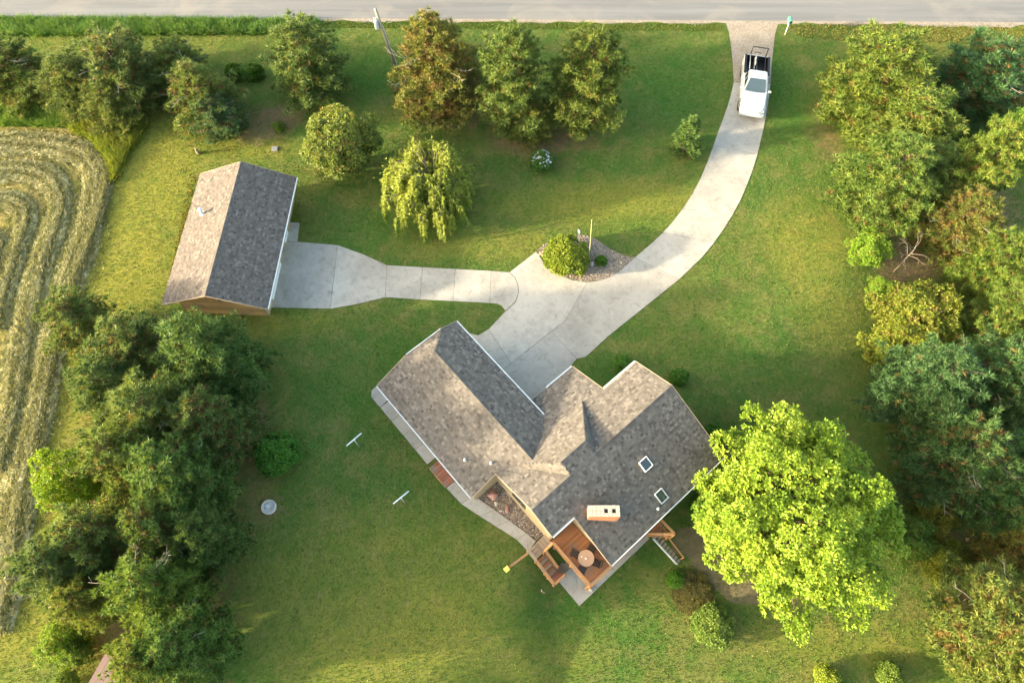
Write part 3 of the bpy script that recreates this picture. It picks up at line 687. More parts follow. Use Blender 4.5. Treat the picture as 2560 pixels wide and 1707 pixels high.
broad('shrub', L2, 1612, 1165, 30, 1.1, 1.2, 2., 'dark low shrub under the back eave by the maple', 'shrub', (.5, .9, .6))
broad('shrub', L3, 640, 290, 15, .7, 2.4, 4.6, 'small leafy weed on the bare brown patch above the barn', 'shrub', (1., 1.1, .8))
# clipped hedge
rs = np.random.default_rng(40); n = 1500
hp = rs.uniform(-1, 1, (n, 3)); hp = unit(hp) * rs.uniform(.8, 1., (n, 1)); hp = np.sign(hp) * np.abs(hp) ** .6 * np.array((1.6, .55, .55)) + np.array((0, 0, .6))
V, T = leaves(hp, hp - np.array((0, 0, .5)), 8, .11, .08, rs=rs); hm = fast_mesh('hedge', V, T, np.clip(rs.normal(.45, .2, n * 8), 0, 1), np.zeros(n * 8)); hm.materials.append(LEAF)
he = empty('hedge', at_h(562, 166, .6), 0); tag(he, 'short clipped dark green hedge beside the roadside pines', 'hedge')
o = link('crown', hm, None, he); o.color = (.6, .9, .7, 1)
b_ = MB()
for q in np.linspace(-1.3, 1.3, 7): b_.tube([(q, 0, -.05), (q + .05, .05, .5)], [.03, .015], 5)
b_.build('stems', BARK, he)
# flowering shrub
fe = broad('flowering_shrub', L2, 1245, 370, 25, 1.5, 1.2, 2., 'small dark shrub dotted with white flowers on the middle lawn', 'shrub', (.55, .85, .8))
ph = rng.uniform(0, 6.3, 70); zt = rng.uniform(.15, 1, 70); rr = np.sqrt(1 - (zt * .95) ** 2)
fp = np.stack([rr * np.cos(ph) * 1.14, rr * np.sin(ph) * 1.14, .85 + zt * 1.15], -1)
V, T = leaves(fp, fp - np.array((0, 0, .8)), 6, .1, .08); fm = fast_mesh('blossoms', V, T, np.ones(len(T)), np.zeros(len(T))); link('blossoms', fm, plain('white_petals', (.62, .66, .72), .6), fe)
# willow
rs = np.random.default_rng(50); wt = MB(); wb = MB(); wt.tube([(0, 0, -.1), (.05, 0, .9), (-.05, .05, 2.2), (.05, .1, 3.4)], [.26, .2, .16, .08], 9)
SP, SA, SV = [], [], []
for k in range(92):
    az = k * 2.39996 + rs.normal() * .25; q = rs.uniform(.25, 1.) ** .6; L = 3.1 * q * (1.05 + .28 * math.cos(az - 2.9)); top = 2.3 + 2.9 * (1 - q ** 2.2) + rs.uniform(-.2, .5)
    o = np.array((math.cos(az), math.sin(az), 0)); arc = lambda s: np.array((0, 0, 1.9)) + o * L * s + np.array((0, 0, (top - 1.9) * math.sin(min(1, s * 1.15) * math.pi / 2) - .35 * s ** 4))
    wb.tube([arc(0), arc(.35), arc(.7), arc(1)], [.07, .045, .025, .01], 5, False)
    for m in range(34):
        s = rs.uniform(.0, 1.05); p = arc(s) + rs.normal(size=3) * np.array((.2, .2, .14)) + np.array((0, 0, .08)); SP.append(p); SA.append(o * .6 + np.array((0, 0, .25)) + rs.normal(size=3) * .6); SV.append(.62 + rs.normal() * .15)
    for m in range(13):
        s = rs.uniform(.05, 1.05); p = arc(s) + rs.normal(size=3) * np.array((.16, .16, .1)); ln = rs.uniform(.6, 1.4) + (1.0 if math.cos(az + 2.0) > .4 else .15) * rs.uniform(0, 1.3)
        ln = min(ln, p[2] - .25); sw = o * rs.uniform(.0, .25) + rs.normal(size=3) * .06; nl = int(ln / .042)
        for t in np.linspace(0, 1, max(nl, 6)):
            SP.append(p + sw * math.sin(t * 1.5) * ln + np.array((0, 0, .12 * math.sin(t * 6) * (t < .3) - ln * t ** 1.25)) + rs.normal(size=3) * .02); SA.append(np.array((0, 0, -1.)) + o * .45 + rs.normal(size=3) * .35); SV.append(.5 + .25 * math.sin(k) * .6 + rs.normal() * .12 + .25 * (1 - t) - .1)
SP, SA, SV = map(np.array, (SP, SA, SV)); V, T = tufts(SP, SA, 3, .22, .06, (5, 60), rs)
wm = fast_mesh('willow_crown', V, T, np.clip(np.repeat(SV, 3), 0, 1), np.repeat((rs.random(len(SP)) < .03) * .6, 3))
wm.materials.append(WILLOW); a = wt.build('t', BARK, smooth=True); b = wb.build('t', DEADWOOD, smooth=True); tm, bm_ = a.data, b.data; bpy.data.objects.remove(a); bpy.data.objects.remove(b)
plant('willow_tree', (tm, bm_, wm), at_h(1000, 415, 2.7), (1.08, 1.08, 1.02), 0., 'yellow-green weeping willow with trailing branches on the middle lawn', 'willow tree')
# bare grey twigs poking out of some crowns
def twig(x, y, z, n, L, label, seed):
    r = np.random.default_rng(seed); X, Y, z0 = at_h(x, y, z); b = MB()
    b.tube([(0, 0, 0), (r.normal() * .1, r.normal() * .1, z * .75)], [.03, .02], 6)
    for k in range(n):
        az = r.uniform(0, 6.3); l = L * r.uniform(.5, 1); p0 = Vector((0, 0, z * r.uniform(.45, .75))); p1 = p0 + Vector((math.cos(az) * l * .55, math.sin(az) * l * .55, l * .25 + z * .1)); p2 = p1 + Vector((math.cos(az + .3) * l * .5, math.sin(az + .3) * l * .5, l * .12))
        b.tube([p0, p1, p2], [.016, .011, .005], 5)
        for q in (.4, .7): 
            a2 = az + r.choice((-.8, .8)); s_ = p1.lerp(p2, q); b.tube([s_, s_ + Vector((math.cos(a2) * l * .3, math.sin(a2) * l * .3, .08))], [.008, .004], 4)
    o = b.build('dead_tree', DEADWOOD, smooth=True); o.location = (X, Y, z0); tag(o, label, 'dead tree')
def twig_mesh(seed):
    r = np.random.default_rng(seed); b = MB()
    for k in range(7):
        az = r.uniform(0, 6.3); l = r.uniform(.7, 1.5); z0 = r.uniform(2.2, 6.4); rr = (1 - (z0 / 8.5) ** 2.2) ** .85 * 3. * .62
        p0 = Vector((math.cos(az) * rr, math.sin(az) * rr, z0 + .3)); d = Vector((math.cos(az), math.sin(az), .35)); p1 = p0 + d * l * .6 + Vector(r.normal(0, .1, 3)); p2 = p1 + d * l * .5 + Vector(r.normal(0, .15, 3)); b.tube([p0, p1, p2], [.022, .015, .007], 5)
        for q in (.1, .35, .6, .85):
            a2 = az + r.choice((-.9, .9)); s_ = p0.lerp(p2, q); b.tube([s_, s_ + Vector((math.cos(a2) * l * .35, math.sin(a2) * l * .35, .12))], [.011, .005], 4)
    o = b.build('t', GREYTWIG, smooth=True); m = o.data; bpy.data.objects.remove(o); return m
GREYTWIG = plain('grey_twigs', (.27, .245, .21), .9)
TM = [twig_mesh(q) for q in (1, 2, 3)]
for q, e in enumerate(TWIGS): o = link('bare_twigs', TM[q % 3], None, e); o['kind'] = 'stuff'; o.rotation_euler.z = q * 1.7
twig(2120, 555, 4.0, 11, 1.6, 'bare grey twiggy dead tree above the bare reddish soil', 1)

# ------------------------------------------------------------------ grasses
def reject(P):
    k = np.ones(len(P), bool)
    for q in DRIVE: k &= ~inpoly(P[:, 0], P[:, 1], q)
    return k & (P[:, 1] < yr(P[:, 0]) - .36)
def grass(name, poly, n, h, wd, label, col, per=5, lean=(0, 0, 1), var=(.5, .2), dead=.05, spread=(8, 50), rj=True):
    P = np.array([p[:2] for p in poly]); p = rng.uniform(P.min(0), P.max(0), (n * 3, 2)); p = p[inpoly(p[:, 0], p[:, 1], poly)][:n]
    if rj: p = p[reject(p)]
    p3 = np.concatenate([p, terrain(p[:, 0], p[:, 1])[:, None]], 1); N = len(p)
    patch = .5 + .25 * np.sin(p[:, 0] * 2.3 + 2 * np.sin(p[:, 1] * 1.8 + p[:, 0] * .31)) + .25 * np.sin(p[:, 1] * 3.4 + 2 * np.sin(p[:, 0] * 1.27))
    patch = np.clip(.5 + .5 * (patch - .5) + rng.normal(0, .28, N), .05, 1.2)
    V, T = tufts(p3, np.array(lean)[None] + rng.normal(0, .3, (N, 3)), per, h * (.45 + .75 * patch), wd, spread)
    v = np.clip(np.repeat(rng.normal(var[0], var[1], N) + (patch - .5) * .3, per), 0, 1); d = np.repeat((rng.random(N) < dead) * rng.uniform(.3, .9, N), per)
    o = link(name, fast_mesh(name, V, T, v, d), GRASS); o.color = (*col, 1); return tag(o, label, 'grass', kind='stuff')
gpoly = lambda pts: [gd(*p) for p in pts]
grass('tall_grass', gpoly([(-60, 41), (705, 42), (735, 55), (690, 78), (500, 80), (-60, 84)]), 15000, .55, .05, 'tall dark green uncut grass strip along the road at the left', (.85, 1.5, 1.5), 7, (.25, .1, 1), (.42, .25), spread=(15, 70))
grass('verge_grass', gpoly([(740, 44), (1660, 50), (1660, 72), (740, 64)]), 6000, .09, .05, 'short rough verge grass along the road above the three pines', (1.2, 1.3, 1.), 5, spread=(15, 75))
grass('verge_weeds', gpoly([(1800, 52), (2420, 66), (2420, 105), (2000, 98), (1830, 86)]), 2400, .15, .05, 'dry brown and yellow weeds along the road verge at the right', (1.35, 1.15, 1.2), 6, var=(.6, .3), dead=.18, spread=(15, 75))
grass('field_edge_grass', gpoly([(140, 262), (250, 268), (340, 290), (300, 345), (262, 420), (250, 372), (215, 322), (165, 298)]), 9000, .6, .05, 'uncut yellow-green grass in the corner of the hay field', (1.5, 1.55, .9), 6, (.45, -.2, .5), (.55, .3), spread=(15, 75))
grass('field_top_grass', gpoly([(-60, 246), (150, 252), (160, 292), (-60, 286)]), 6000, .5, .05, 'deep green uncut grass above the hay field', (.9, 1.5, 1.2), 6, spread=(15, 70))
grass('barn_weeds', gpoly([(436, 395), (452, 398), (400, 640), (384, 690), (376, 690), (410, 520)]), 350, .12, .05, 'dry weeds in the tractor rut along the barn', (2., 1.4, 1.5), 6, var=(.6, .25), dead=.35)
# lawn blades for a real nap on the turf
P = rng.uniform((-47, -3), (47, 53), (520000, 2)); HAY_B = [(-60, 288), (150, 293), (190, 306), (222, 328), (252, 372), (264, 420), (240, 495), (212, 565), (180, 640), (158, 700), (140, 770), (128, 830), (116, 930), (98, 1040), (75, 1150), (48, 1260), (20, 1380), (0, 1470), (-30, 1600), (-60, 1660)]
hay_poly = [gd(*p)[:2] for p in HAY_B]
k = reject(P) & ~inpoly(P[:, 0], P[:, 1], hay_poly) & ~inpoly(P[:, 0], P[:, 1], UVs([(4.2, -17.5), (10, -17.5), (10, -8), (16.6, -7.5), (16.6, -.4), (6, -.4)])); P = P[k]
N = len(P); p3 = np.concatenate([P, terrain(P[:, 0], P[:, 1])[:, None]], 1)
V, T = tufts(p3, np.array((0, 0, 1.))[None] + rng.normal(0, .35, (N, 3)), 1, .075, .055, (10, 60))
gx = np.clip(np.searchsorted(xs, P[:, 0]) - 1, 0, nx - 1); gy = np.clip(np.searchsorted(ys, P[:, 1]) - 1, 0, ny - 1); mk = mask[gy, gx]
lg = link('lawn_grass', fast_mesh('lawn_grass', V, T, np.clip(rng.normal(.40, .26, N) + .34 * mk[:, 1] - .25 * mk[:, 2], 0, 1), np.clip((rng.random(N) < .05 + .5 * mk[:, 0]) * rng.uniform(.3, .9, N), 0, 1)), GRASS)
lg.color = (1., 1., .95, 1); tag(lg, 'short mown grass of the yard', 'grass', kind='stuff')

# ------------------------------------------------------------------ hay field
def f_hay(b):
    p = b.pos(); n = b.noise(.7, 5, .65, p, .6); n2 = b.noise(7, 5, .7, p)
    mp_ = b.node('ShaderNodeMapping', {'Vector': p, 'Rotation': (0, 0, .30), 'Scale': (2.2, .18, 1)}).outputs[0]; st = b.noise(1.6, 4, .6, mp_, .5)
    c = b.mix(b.fr(st, .35, .65), (.155, .135, .028), (.26, .20, .075)); c = b.mix(b.m('MULTIPLY', b.fr(n, .5, .7), .7), c, (.105, .13, .022))
    c = b.mix(b.m('MULTIPLY', b.fr(n2, .5, .75), .7), c, (.33, .28, .15)); b.surf(c, .95, b.bump(n2, .8, .05), spec=.1)
HAYG = mat('hay_stubble', f_hay)
tag(sheet('hay_field', hay_poly, HAYG, .012, 1.), kind='structure')
rows = [([(-40, 335), (60, 330), (130, 336), (185, 352), (218, 390), (226, 440), (205, 520), (168, 620), (135, 700), (112, 790), (96, 900), (74, 1020), (52, 1120), (30, 1230), (6, 1350), (-15, 1450)], 1.25),
        ([(-40, 405), (40, 395), (95, 400), (130, 425), (140, 470), (120, 545), (85, 640), (55, 740), (35, 850), (18, 960), (-5, 1080)], 1.15),
        ([(-40, 470), (20, 462), (55, 480), (62, 520), (40, 580), (15, 650), (-10, 760)], 1.0),
        ([(195, 345), (240, 385), (248, 430), (228, 500), (195, 580), (160, 660)], .5),
        ([(-30, 540), (5, 560), (-10, 640)], .8)]
for i, (pl, wd) in enumerate(rows):
    pts = np.array([gd(*p)[:2] for p in pl]); d = np.r_[0, np.cumsum(np.hypot(*np.diff(pts, axis=0).T))]; t = np.arange(0, d[-1], .2)
    c = np.stack([np.interp(t, d, pts[:, 0]), np.interp(t, d, pts[:, 1])], -1)
    for _ in range(6): c[1:-1] = (c[:-2] + 2 * c[1:-1] + c[2:]) / 4
    tg = unit(np.gradient(c, axis=0)); nr = np.stack([-tg[:, 1], tg[:, 0]], -1); M = 15; q = np.linspace(-1, 1, M)
    wv = wd * (1 + .10 * np.sin(t * .37 + i) + .07 * np.sin(t * 1.1 + i * 2)); off = .12 * np.sin(t * .31 + i) + .05 * np.sin(t * .83)
    hh = (1 - q[None] ** 2) * .13 * (1 + .25 * np.sin(t * 1.3)[:, None]) * (.6 + .8 * np.abs(np.sin(q[None] * 6 + np.sin(t * .23)[:, None] * 1.2))) + rng.uniform(0, .06, (len(t), M))
    XY = c[:, None] + nr[:, None] * (q[None, :, None] * wv[:, None, None] + off[:, None, None]); Z = terrain(XY[..., 0], XY[..., 1]) + hh * (np.abs(q) < .99) - .01
    ix = np.arange(len(t) * M).reshape(-1, M); Q = np.stack([ix[:-1, :-1], ix[1:, :-1], ix[1:, 1:], ix[:-1, 1:]], -1).reshape(-1, 4)
    hm = fast_mesh('windrow', np.concatenate([XY, Z[..., None]], -1).reshape(-1, 3), Q[:, ::-1], np.clip(rng.normal(.5, .2, len(Q)), 0, 1), np.zeros(len(Q)))
    n = len(t) * 110; a = rng.integers(0, len(t), n); qq = np.clip(rng.normal(0, .55, n), -1.6, 1.6); px_ = c[a] + nr[a] * (qq * wv[a] + off[a])[:, None]
    pz = terrain(px_[:, 0], px_[:, 1]) + np.clip(1 - qq ** 2, 0, 1) * .17 + .02; ax = np.concatenate([tg[a] * rng.choice((-1, 1), n)[:, None] + rng.normal(0, .45, (n, 2)), rng.uniform(-.1, .45, (n, 1))], 1)
    V, T = tufts(np.concatenate([px_, pz[:, None]], 1), ax, 2, .34, .04, (0, 35)); band = .42 + .22 * np.sin(qq * 9 + np.sin(t[a] * .21) * 1.5) + .12 * np.sin(qq * 23 + t[a] * .1) - .25 * np.abs(qq)
    labs = ['longest pale hay windrow curving along the right rim of the field', 'second hay windrow inside the longest one', 'short bent hay windrow at the left edge of the field', 'thin straggling hay windrow at the outer rim of the field bend', 'small end of a hay windrow cut by the left edge']
    e = empty('hay_windrow', (c[0, 0], c[0, 1], 0)); tag(e, labs[i], 'hay row', 'hay rows in the field')
    for nm, m_, mt in (('ridge', hm, STRAW), ('straw', fast_mesh('straw', V, T, np.clip(np.repeat(band + rng.normal(0, .18, n), 2), 0, 1), np.zeros(len(T))), STRAW)):
        o = link(nm, m_, mt, e); o.matrix_parent_inverse = Matrix.Translation(-e.location)
        if nm == 'straw': o['kind'] = 'stuff'
# ------------------------------------------------------------------ roofs
def shingles(parent, poly, zf, m, loc, expo=.155, name='shingles'):
    (x0, y0) = poly[0]; gu = zf(x0 + 1, y0) - zf(x0, y0); gv = zf(x0, y0 + 1) - zf(x0, y0); g = math.hypot(gu, gv)
    s = np.array((gu, gv)) / g; r = np.array((-s[1], s[0])); st = expo / math.sqrt(1 + g * g)
    P = np.array(poly); ps, pr_ = P @ s, P @ r; V, var = [], []
    q = ps.min() - st * .2; row = 0; rowv = 0.
    while q < ps.max():
        qq = q + st * .5; cuts = []
        for i in range(len(P)):
            a, b = i, (i + 1) % len(P)
            if (ps[a] > qq) != (ps[b] > qq): cuts.append(pr_[a] + (qq - ps[a]) / (ps[b] - ps[a]) * (pr_[b] - pr_[a]))
        cuts.sort(); rowv = random.gauss(0, .04)
        for a, b in zip(cuts[::2], cuts[1::2]):
            t = a
            while t < b - .01:
                e = min(b, t + random.choice((.10, .14, .18, .24)) * random.uniform(.9, 1.1)); lo, hi = q, min(q + st * 1.25, ps.max())
                hgt = random.choice((.011, .011, .017))
                for (rr, ss, dz) in ((t, lo, hgt), (e, lo, hgt), (e, hi, .004), (t, hi, .004), (t, lo, -.01), (e, lo, -.01), (e, lo, hgt), (t, lo, hgt)):
                    c = r * rr + s * ss; V.append(loc(c[0], c[1], zf(c[0], c[1]) + dz + .004))
                vv = min(1, max(0, random.gauss(.5, .24) + rowv)); var += [vv, vv * .5]; t = e
        q += st; row += 1
    T = np.arange(len(V)).reshape(-1, 4)
    o = link(name, fast_mesh(name, V, T, var), m, parent); o['kind'] = 'stuff'; return o
def roof_deck(parent, poly, zf, m, loc, th=.16):
    n = len(poly); V = [loc(u, v, zf(u, v)) for u, v in poly] + [loc(u, v, zf(u, v) - th) for u, v in poly]
    F = [tuple(range(n)), tuple(range(2 * n - 1, n - 1, -1))] + [(i, i + n, (i + 1) % n + n, (i + 1) % n) for i in range(n)]
    b = MB(); b.add(V, F); return b.build('roof_deck', m, parent)
def ridge_cap(parent, p0, p1, side, drop, m, loc):
    p0, p1 = np.array(p0), np.array(p1); L = np.linalg.norm(p1 - p0); n = int(L / .24); d = (p1 - p0) / n; side = np.array((*side, 0.)) * .15; V, var = [], []
    for i in range(n):
        a = p0 + d * i; b = p0 + d * (i + 1.12)
        for sg in (-1, 1):
            dr = np.array((0, 0, -drop * .15)); u1 = np.array((0, 0, .034)); u0 = np.array((0, 0, .022))
            for p in (a + u1, b + u0, b + u0 + sg * side + dr, a + u1 + sg * side + dr): V.append(loc(*p))
            var.append(random.uniform(.15, .8))
    o = link('ridge_cap', fast_mesh('ridge_cap', V, np.arange(len(V)).reshape(-1, 4), var), m, parent); return o

HU, HW = 11., 5.
house = empty('house', (*UV(HU, -HW), 0), TH); tag(house, 'grey shingled L-shaped ranch house with attached garage wing', 'house')
hl = lambda u, v, z: (u - HU, -v - HW, z)
RV = -4.95
zS = lambda u, v: 5 - .44 * (v - RV); zN = lambda u, v: 5 + .44 * (v - RV)
zGs = lambda u, v: 2.72 + .42 * (u - 3.88); zGn = lambda u, v: 4.35 - .42 * (u - 7.76); zGh = lambda u, v: 3.75 + .5 * (v + 17.45)
zC = lambda u, v: 5.38 - .785 * (-5.81 - v); zP = lambda u, v: 5.38 - .44 * (v + 5.81) - 1.3 * (8.65 - u); zQ = lambda u, v: 5.38 - .44 * (v + 5.81) - 1.3 * (u - 10.6)
planes = [([(5.75, RV), (16.9, RV), (16.9, 0), (7.4, 0), (7.4, -3.2), (5.75, -3.2)], zS), ([(5.75, RV), (5.75, -8.05), (8.2, -8.05), (9.0, -10.3), (14.1, -10.3), (14.1, -7.7), (16.9, -7.7), (16.9, RV)], zN),
          ([(3.88, -17.45), (3.88, -8.1), (5.75, -8.1), (7.76, -6.3), (7.76, -16.25), (6.33, -17.45)], zGs), ([(7.76, -16.25), (7.76, -6.3), (10.36, -9.0), (10.36, -17.45), (9.19, -17.45)], zGn), ([(6.33, -17.45), (9.19, -17.45), (7.76, -16.25)], zGh),
          ([(8.65, -5.81), (10.6, -5.81), (12.67, -8.02), (12.6, -8.1), (7.3, -8.1), (7.05, -7.51)], zC), ([(8.65, -5.81), (8.65, -4.9), (7.3, -6.6), (6.9, -7.6), (7.05, -7.51)], zP),
          ([(10.6, -5.81), (10.6, -4.95), (11.25, -5.81), (12.78, -8.06), (12.67, -8.02)], zQ), ([(8.65, -5.81), (10.6, -5.81), (10.6, -4.93), (8.65, -4.93)], lambda u, v: zS(u, v) + .002)]
for i, (poly, zf) in enumerate(planes):
    roof_deck(house, poly, zf, SHINGLE if i > 4 else FASCIA, hl, .16 if i < 5 else .05); shingles(house, poly, zf, SHINGLE, hl)
ridge_cap(house, (5.75, RV, 5), (8.65, RV, 5), (0, 1), .44, SHINGLE, hl); ridge_cap(house, (10.65, RV, 5), (16.9, RV, 5), (0, 1), .44, SHINGLE, hl)
ridge_cap(house, (7.76, -16.25, 4.35), (7.76, -6.45, 4.35), (1, 0), .42, SHINGLE, hl); ridge_cap(house, (8.65, -5.81, 5.38), (10.6, -5.81, 5.38), (0, 1), .5, SHINGLE, hl)
def trim(name, a, b, m, wd=.10, h=.12): MB().bar(hl(*a), hl(*b), wd, h).build(name, m, house)
for a, b in [((3.83, -17.45, 2.66), (3.83, -8.1, 2.66)), ((10.41, -17.45, 3.22), (10.41, -8.98, 3.22)), ((7.4, .05, 2.78), (16.9, .05, 2.78)), ((5.75, -3.15, 4.18), (7.36, -3.15, 4.18)),
             ((11.9, -10.38, 2.6), (14.1, -10.38, 2.6)), ((14.2, -7.75, 3.76), (16.9, -7.75, 3.76)), ((6.4, -17.5, 3.7), (9.15, -17.5, 3.7))]: trim('gutter', a, b, GUTTER, .085, .09)
for a, b in [((5.72, -8.05, 3.61), (5.72, RV, 4.97)), ((5.72, RV, 4.97), (5.72, -3.2, 4.20)), ((7.37, -3.2, 4.2), (7.37, 0, 2.79)), ((16.93, 0, 2.79), (16.93, RV, 4.97)), ((16.93, RV, 4.97), (16.93, -7.7, 3.76)),
             ((14.13, -7.7, 3.76), (14.13, -10.3, 2.61)), ((3.9, -8.07, 2.7), (5.75, -8.07, 3.47)), ((3.9, -17.48, 2.7), (6.33, -17.48, 3.72)), ((9.19, -17.48, 3.72), (10.36, -17.48, 3.23))]: trim('rake_trim', a, b, FASCIA, .03, .11)
def siding_mat():
    def f(b):
        z = b.node('ShaderNodeSeparateXYZ', {0: b.obj()}).outputs[2]; saw = b.m('FRACT', b.m('MULTIPLY', z, 6.))
        n = b.noise(3, 4, vec=b.obj()); b.surf(b.mix(n, (.36, .285, .19), (.44, .36, .25)), .7, b.bump(saw, .6, .03))
    return mat('cream_lap_siding', f)
LAP = siding_mat()
def wall(pts, zt, zb=None):
    for (a, b) in zip(pts, pts[1:]):
        d = np.array(b) - np.array(a); n = np.array((-d[1], d[0])) / np.hypot(*d) * .06; q = [np.array(a) + n, np.array(b) + n, np.array(b) - n, np.array(a) - n]; base = []
        for p in q: base.append(zb if zb is not None else float(terrain(*UV(*p))) - .3)
        mb = MB(); mb.add([hl(p[0], p[1], z) for p, z in zip(q, base)] + [hl(p[0], p[1], zt(*(a if k in (0, 3) else b)) - .17) for k, p in enumerate(q)], [(0, 1, 2, 3), (7, 6, 5, 4), (0, 4, 5, 1), (1, 5, 6, 2), (2, 6, 7, 3), (3, 7, 4, 0)])
        mb.build('wall', LAP, house)
wall([(6.1, -8.35), (6.1, RV)], zN); wall([(6.1, RV), (6.1, -3.5)], zS); wall([(6.1, -3.5), (7.84, -3.5)], zS); wall([(7.9, -3.5), (7.9, -1.2)], zS); wall([(7.9, -1.2), (16.5, -1.2)], zS)
wall([(16.5, -1.2), (16.5, RV)], zS); wall([(16.5, RV), (16.5, -7.4)], zN); wall([(16.5, -7.4), (13.7, -7.4)], zN); wall([(13.7, -7.4), (13.7, -10.)], zN); wall([(13.7, -10.), (9.9, -10.)], zN)
wall([(4.25, -17.1), (4.25, -8.4)], zGs); wall([(4.25, -8.4), (6.1, -8.4)], zGs); wall([(4.25, -17.1), (6.3, -17.1)], lambda u, v: min(zGs(u, v), 3.75)); wall([(6.3, -17.1), (9.2, -17.1)], lambda u, v: 3.75); wall([(9.2, -17.1), (10., -17.1)], lambda u, v: min(zGn(u, v), 3.75)); wall([(10., -17.1), (10., -9.9)], zGn)
def panel(name, u0, v0, u1, v1, z0, z1, m, out=.08, th=.05):
    d = np.array((u1 - u0, v1 - v0)); c = ((u0 + u1) / 2, (v0 + v1) / 2); n = np.array((-d[1], d[0])) / np.hypot(*d) * out
    a = hl(u0 + n[0], v0 + n[1], (z0 + z1) / 2); b = hl(u1 + n[0], v1 + n[1], (z0 + z1) / 2); return MB().bar(a, b, th, z1 - z0).build(name, m, house, .01)
for v0 in (-16.6, -13.3): panel('garage_door', 10., v0, 10., v0 + 2.8, .05, 2.3, WHITE, -.08)
panel('door', 11.0, -10., 11.95, -10., .1, 2.15, STEPW, -.08)
for u0 in (9.0, 11.5, 14.0):
    wn = panel('window', u0, -1.2, u0 + 1.5, -1.2, .9, 2.2, WHITE, .08); panel('window_pane', u0 + .08, -1.2, u0 + 1.42, -1.2, .98, 2.12, GLASS, .115, .02)
for v0 in (-16, -13.5): panel('window', 4.25, v0, 4.25, v0 + 1.1, 1.0, 2.0, GLASS, .07)
panel('window', 6.1, -6.9, 6.1, -5.7, 1.2, 2.3, GLASS, .07); panel('window', 16.5, -5.6, 16.5, -4.2, 1., 2.2, GLASS, -.07)
# skylights
def skylight(u0, v0, u1, v1):
    z = lambda u, v: zS(u, v); mb = MB(); h = .10
    c = [(u0, v0), (u1, v0), (u1, v1), (u0, v1)]
    for i in range(4):
        a, b = c[i], c[(i + 1) % 4]; mb.bar(hl(*a, z(*a) + h / 2), hl(*b, z(*b) + h / 2), .05, h + .04)
    f = mb.build('skylight', WHITE if u0 > 12 else GUTTER, house)
    i = .06; cc = [(u0 + i, v0 + i), (u1 - i, v0 + i), (u1 - i, v1 - i), (u0 + i, v1 - i)]; g = MB(); g.add([hl(*p, z(*p) + .10) for p in cc], [(3, 2, 1, 0)]); g.build('skylight_pane', GLASS, f)
skylight(12.33, -2.98, 12.92, -2.38); skylight(11.95, -1.14, 12.5, -.5)
def vent(u, v, zf, h=.28, r=.05, m=GUTTER):
    mb = MB(); z = zf(u, v); mb.lathe([(r * 2.2, -.05), (r * 2.0, .03), (r, .06), (r, h)], 10, hl(u, v, z)); mb.build('vent_pipe', m, house, smooth=False)
vent(4.97, -9.99, zGs); vent(5.95, -8.72, zGs); vent(11.6, -.45, zS, .2)
# brick chimney (stands square to the road, not to the house)
cx, cy = up(1511, 1276, 4.95); cu, cv = cx * UX + cy * UY, cx * UY - cy * UX
CW, CD, CT = 1.74, .62, 4.95
mb = MB(); mb.box((0, 0, (2.7 + CT - .1) / 2), (CW - .03, CD - .03, CT - .1 - 2.7)); chim = mb.build('chimney', MORTAR, house); chim.location = hl(cu, cv, 0); chim.rotation_euler = (0, 0, -TH)
bk = {}
def brick(c, size, m=BRICK):
    key = (size, m.name)
    if key not in bk:
        o = MB().box((0, 0, 0), size).build('brick', m, chim, .008, seg=1); bk[key] = o.data
    else: o = link('brick', bk[key], None, chim)
    o.location = c
z = 3.45; k = 0
while z < CT - .12:
    nL = 7; sx = CW / nL
    off = sx / 2 * (k % 2)
    for sg in (-1, 1):
        for i in range(nL): 
            x = -CW / 2 + sx * (i + .5) + (off if i < nL - 1 else 0) * .98
            if i == nL - 1 and off: continue
            brick((x, sg * (CD / 2 - .04), z), (round(sx - .014, 3), .10, .072))
    for sg in (-1, 1):
        for i in range(2): brick((sg * (CW / 2 - .045), (i - .5) * .24, z), (.10, .225, .072))
    z += .083; k += 1
for i in range(8):
    for j in range(2):
        x = -CW / 2 + CW / 8 * (i + .5); 
        if i in (4, 6) : continue
        brick((x, (j - .5) * CD * .505, CT - .07), (round(CW / 8 - .012, 3), .30, .075), BRICKTOP)
for i in (4, 6):
    x = -CW / 2 + CW / 8 * (i + .5); MB().box((x, 0, CT - .085), (.17, .2, .03)).build('flue_opening', BLACK, chim)
    for j in (-1, 1): brick((x, j * .215, CT - .07), (round(CW / 8 - .012, 3), .2, .075), BRICKTOP)

# ------------------------------------------------------------------ deck and stairs (local frame = house frame)
deck = empty('deck', (*UV(HU, -HW), 0), TH); tag(deck, 'raised red-brown wooden deck in the roof notch with rails', 'deck')
DZ = .45
def board(parent, a, b, wd, th, m, name='board'): 
    a, b = Vector(hl(*a)), Vector(hl(*b)); L = (b - a).length; o = MB().box((0, 0, 0), (L, wd, th)).build(name, m, parent, .006, seg=1); o.location = (a + b) / 2
    d = b - a; o.rotation_euler = d.to_track_quat('X', 'Z').to_euler(); return o
v = -3.36
while v < .02:
    board(deck, (6.03, v, DZ), (7.82 if v < -1.3 else 11.72, v, DZ), .135, .035, DECKW); v += .141
v = .09
while v < 1.2:
    board(deck, (10.55 + (v - .06) * 1.02, v, DZ), (11.72, v, DZ), .135, .035, DECKW); v += .141
v = -3.85
while v < -3.4: board(deck, (5.4 + .62, v, DZ), (6.95, v, DZ), .135, .035, DECKW); v += .141
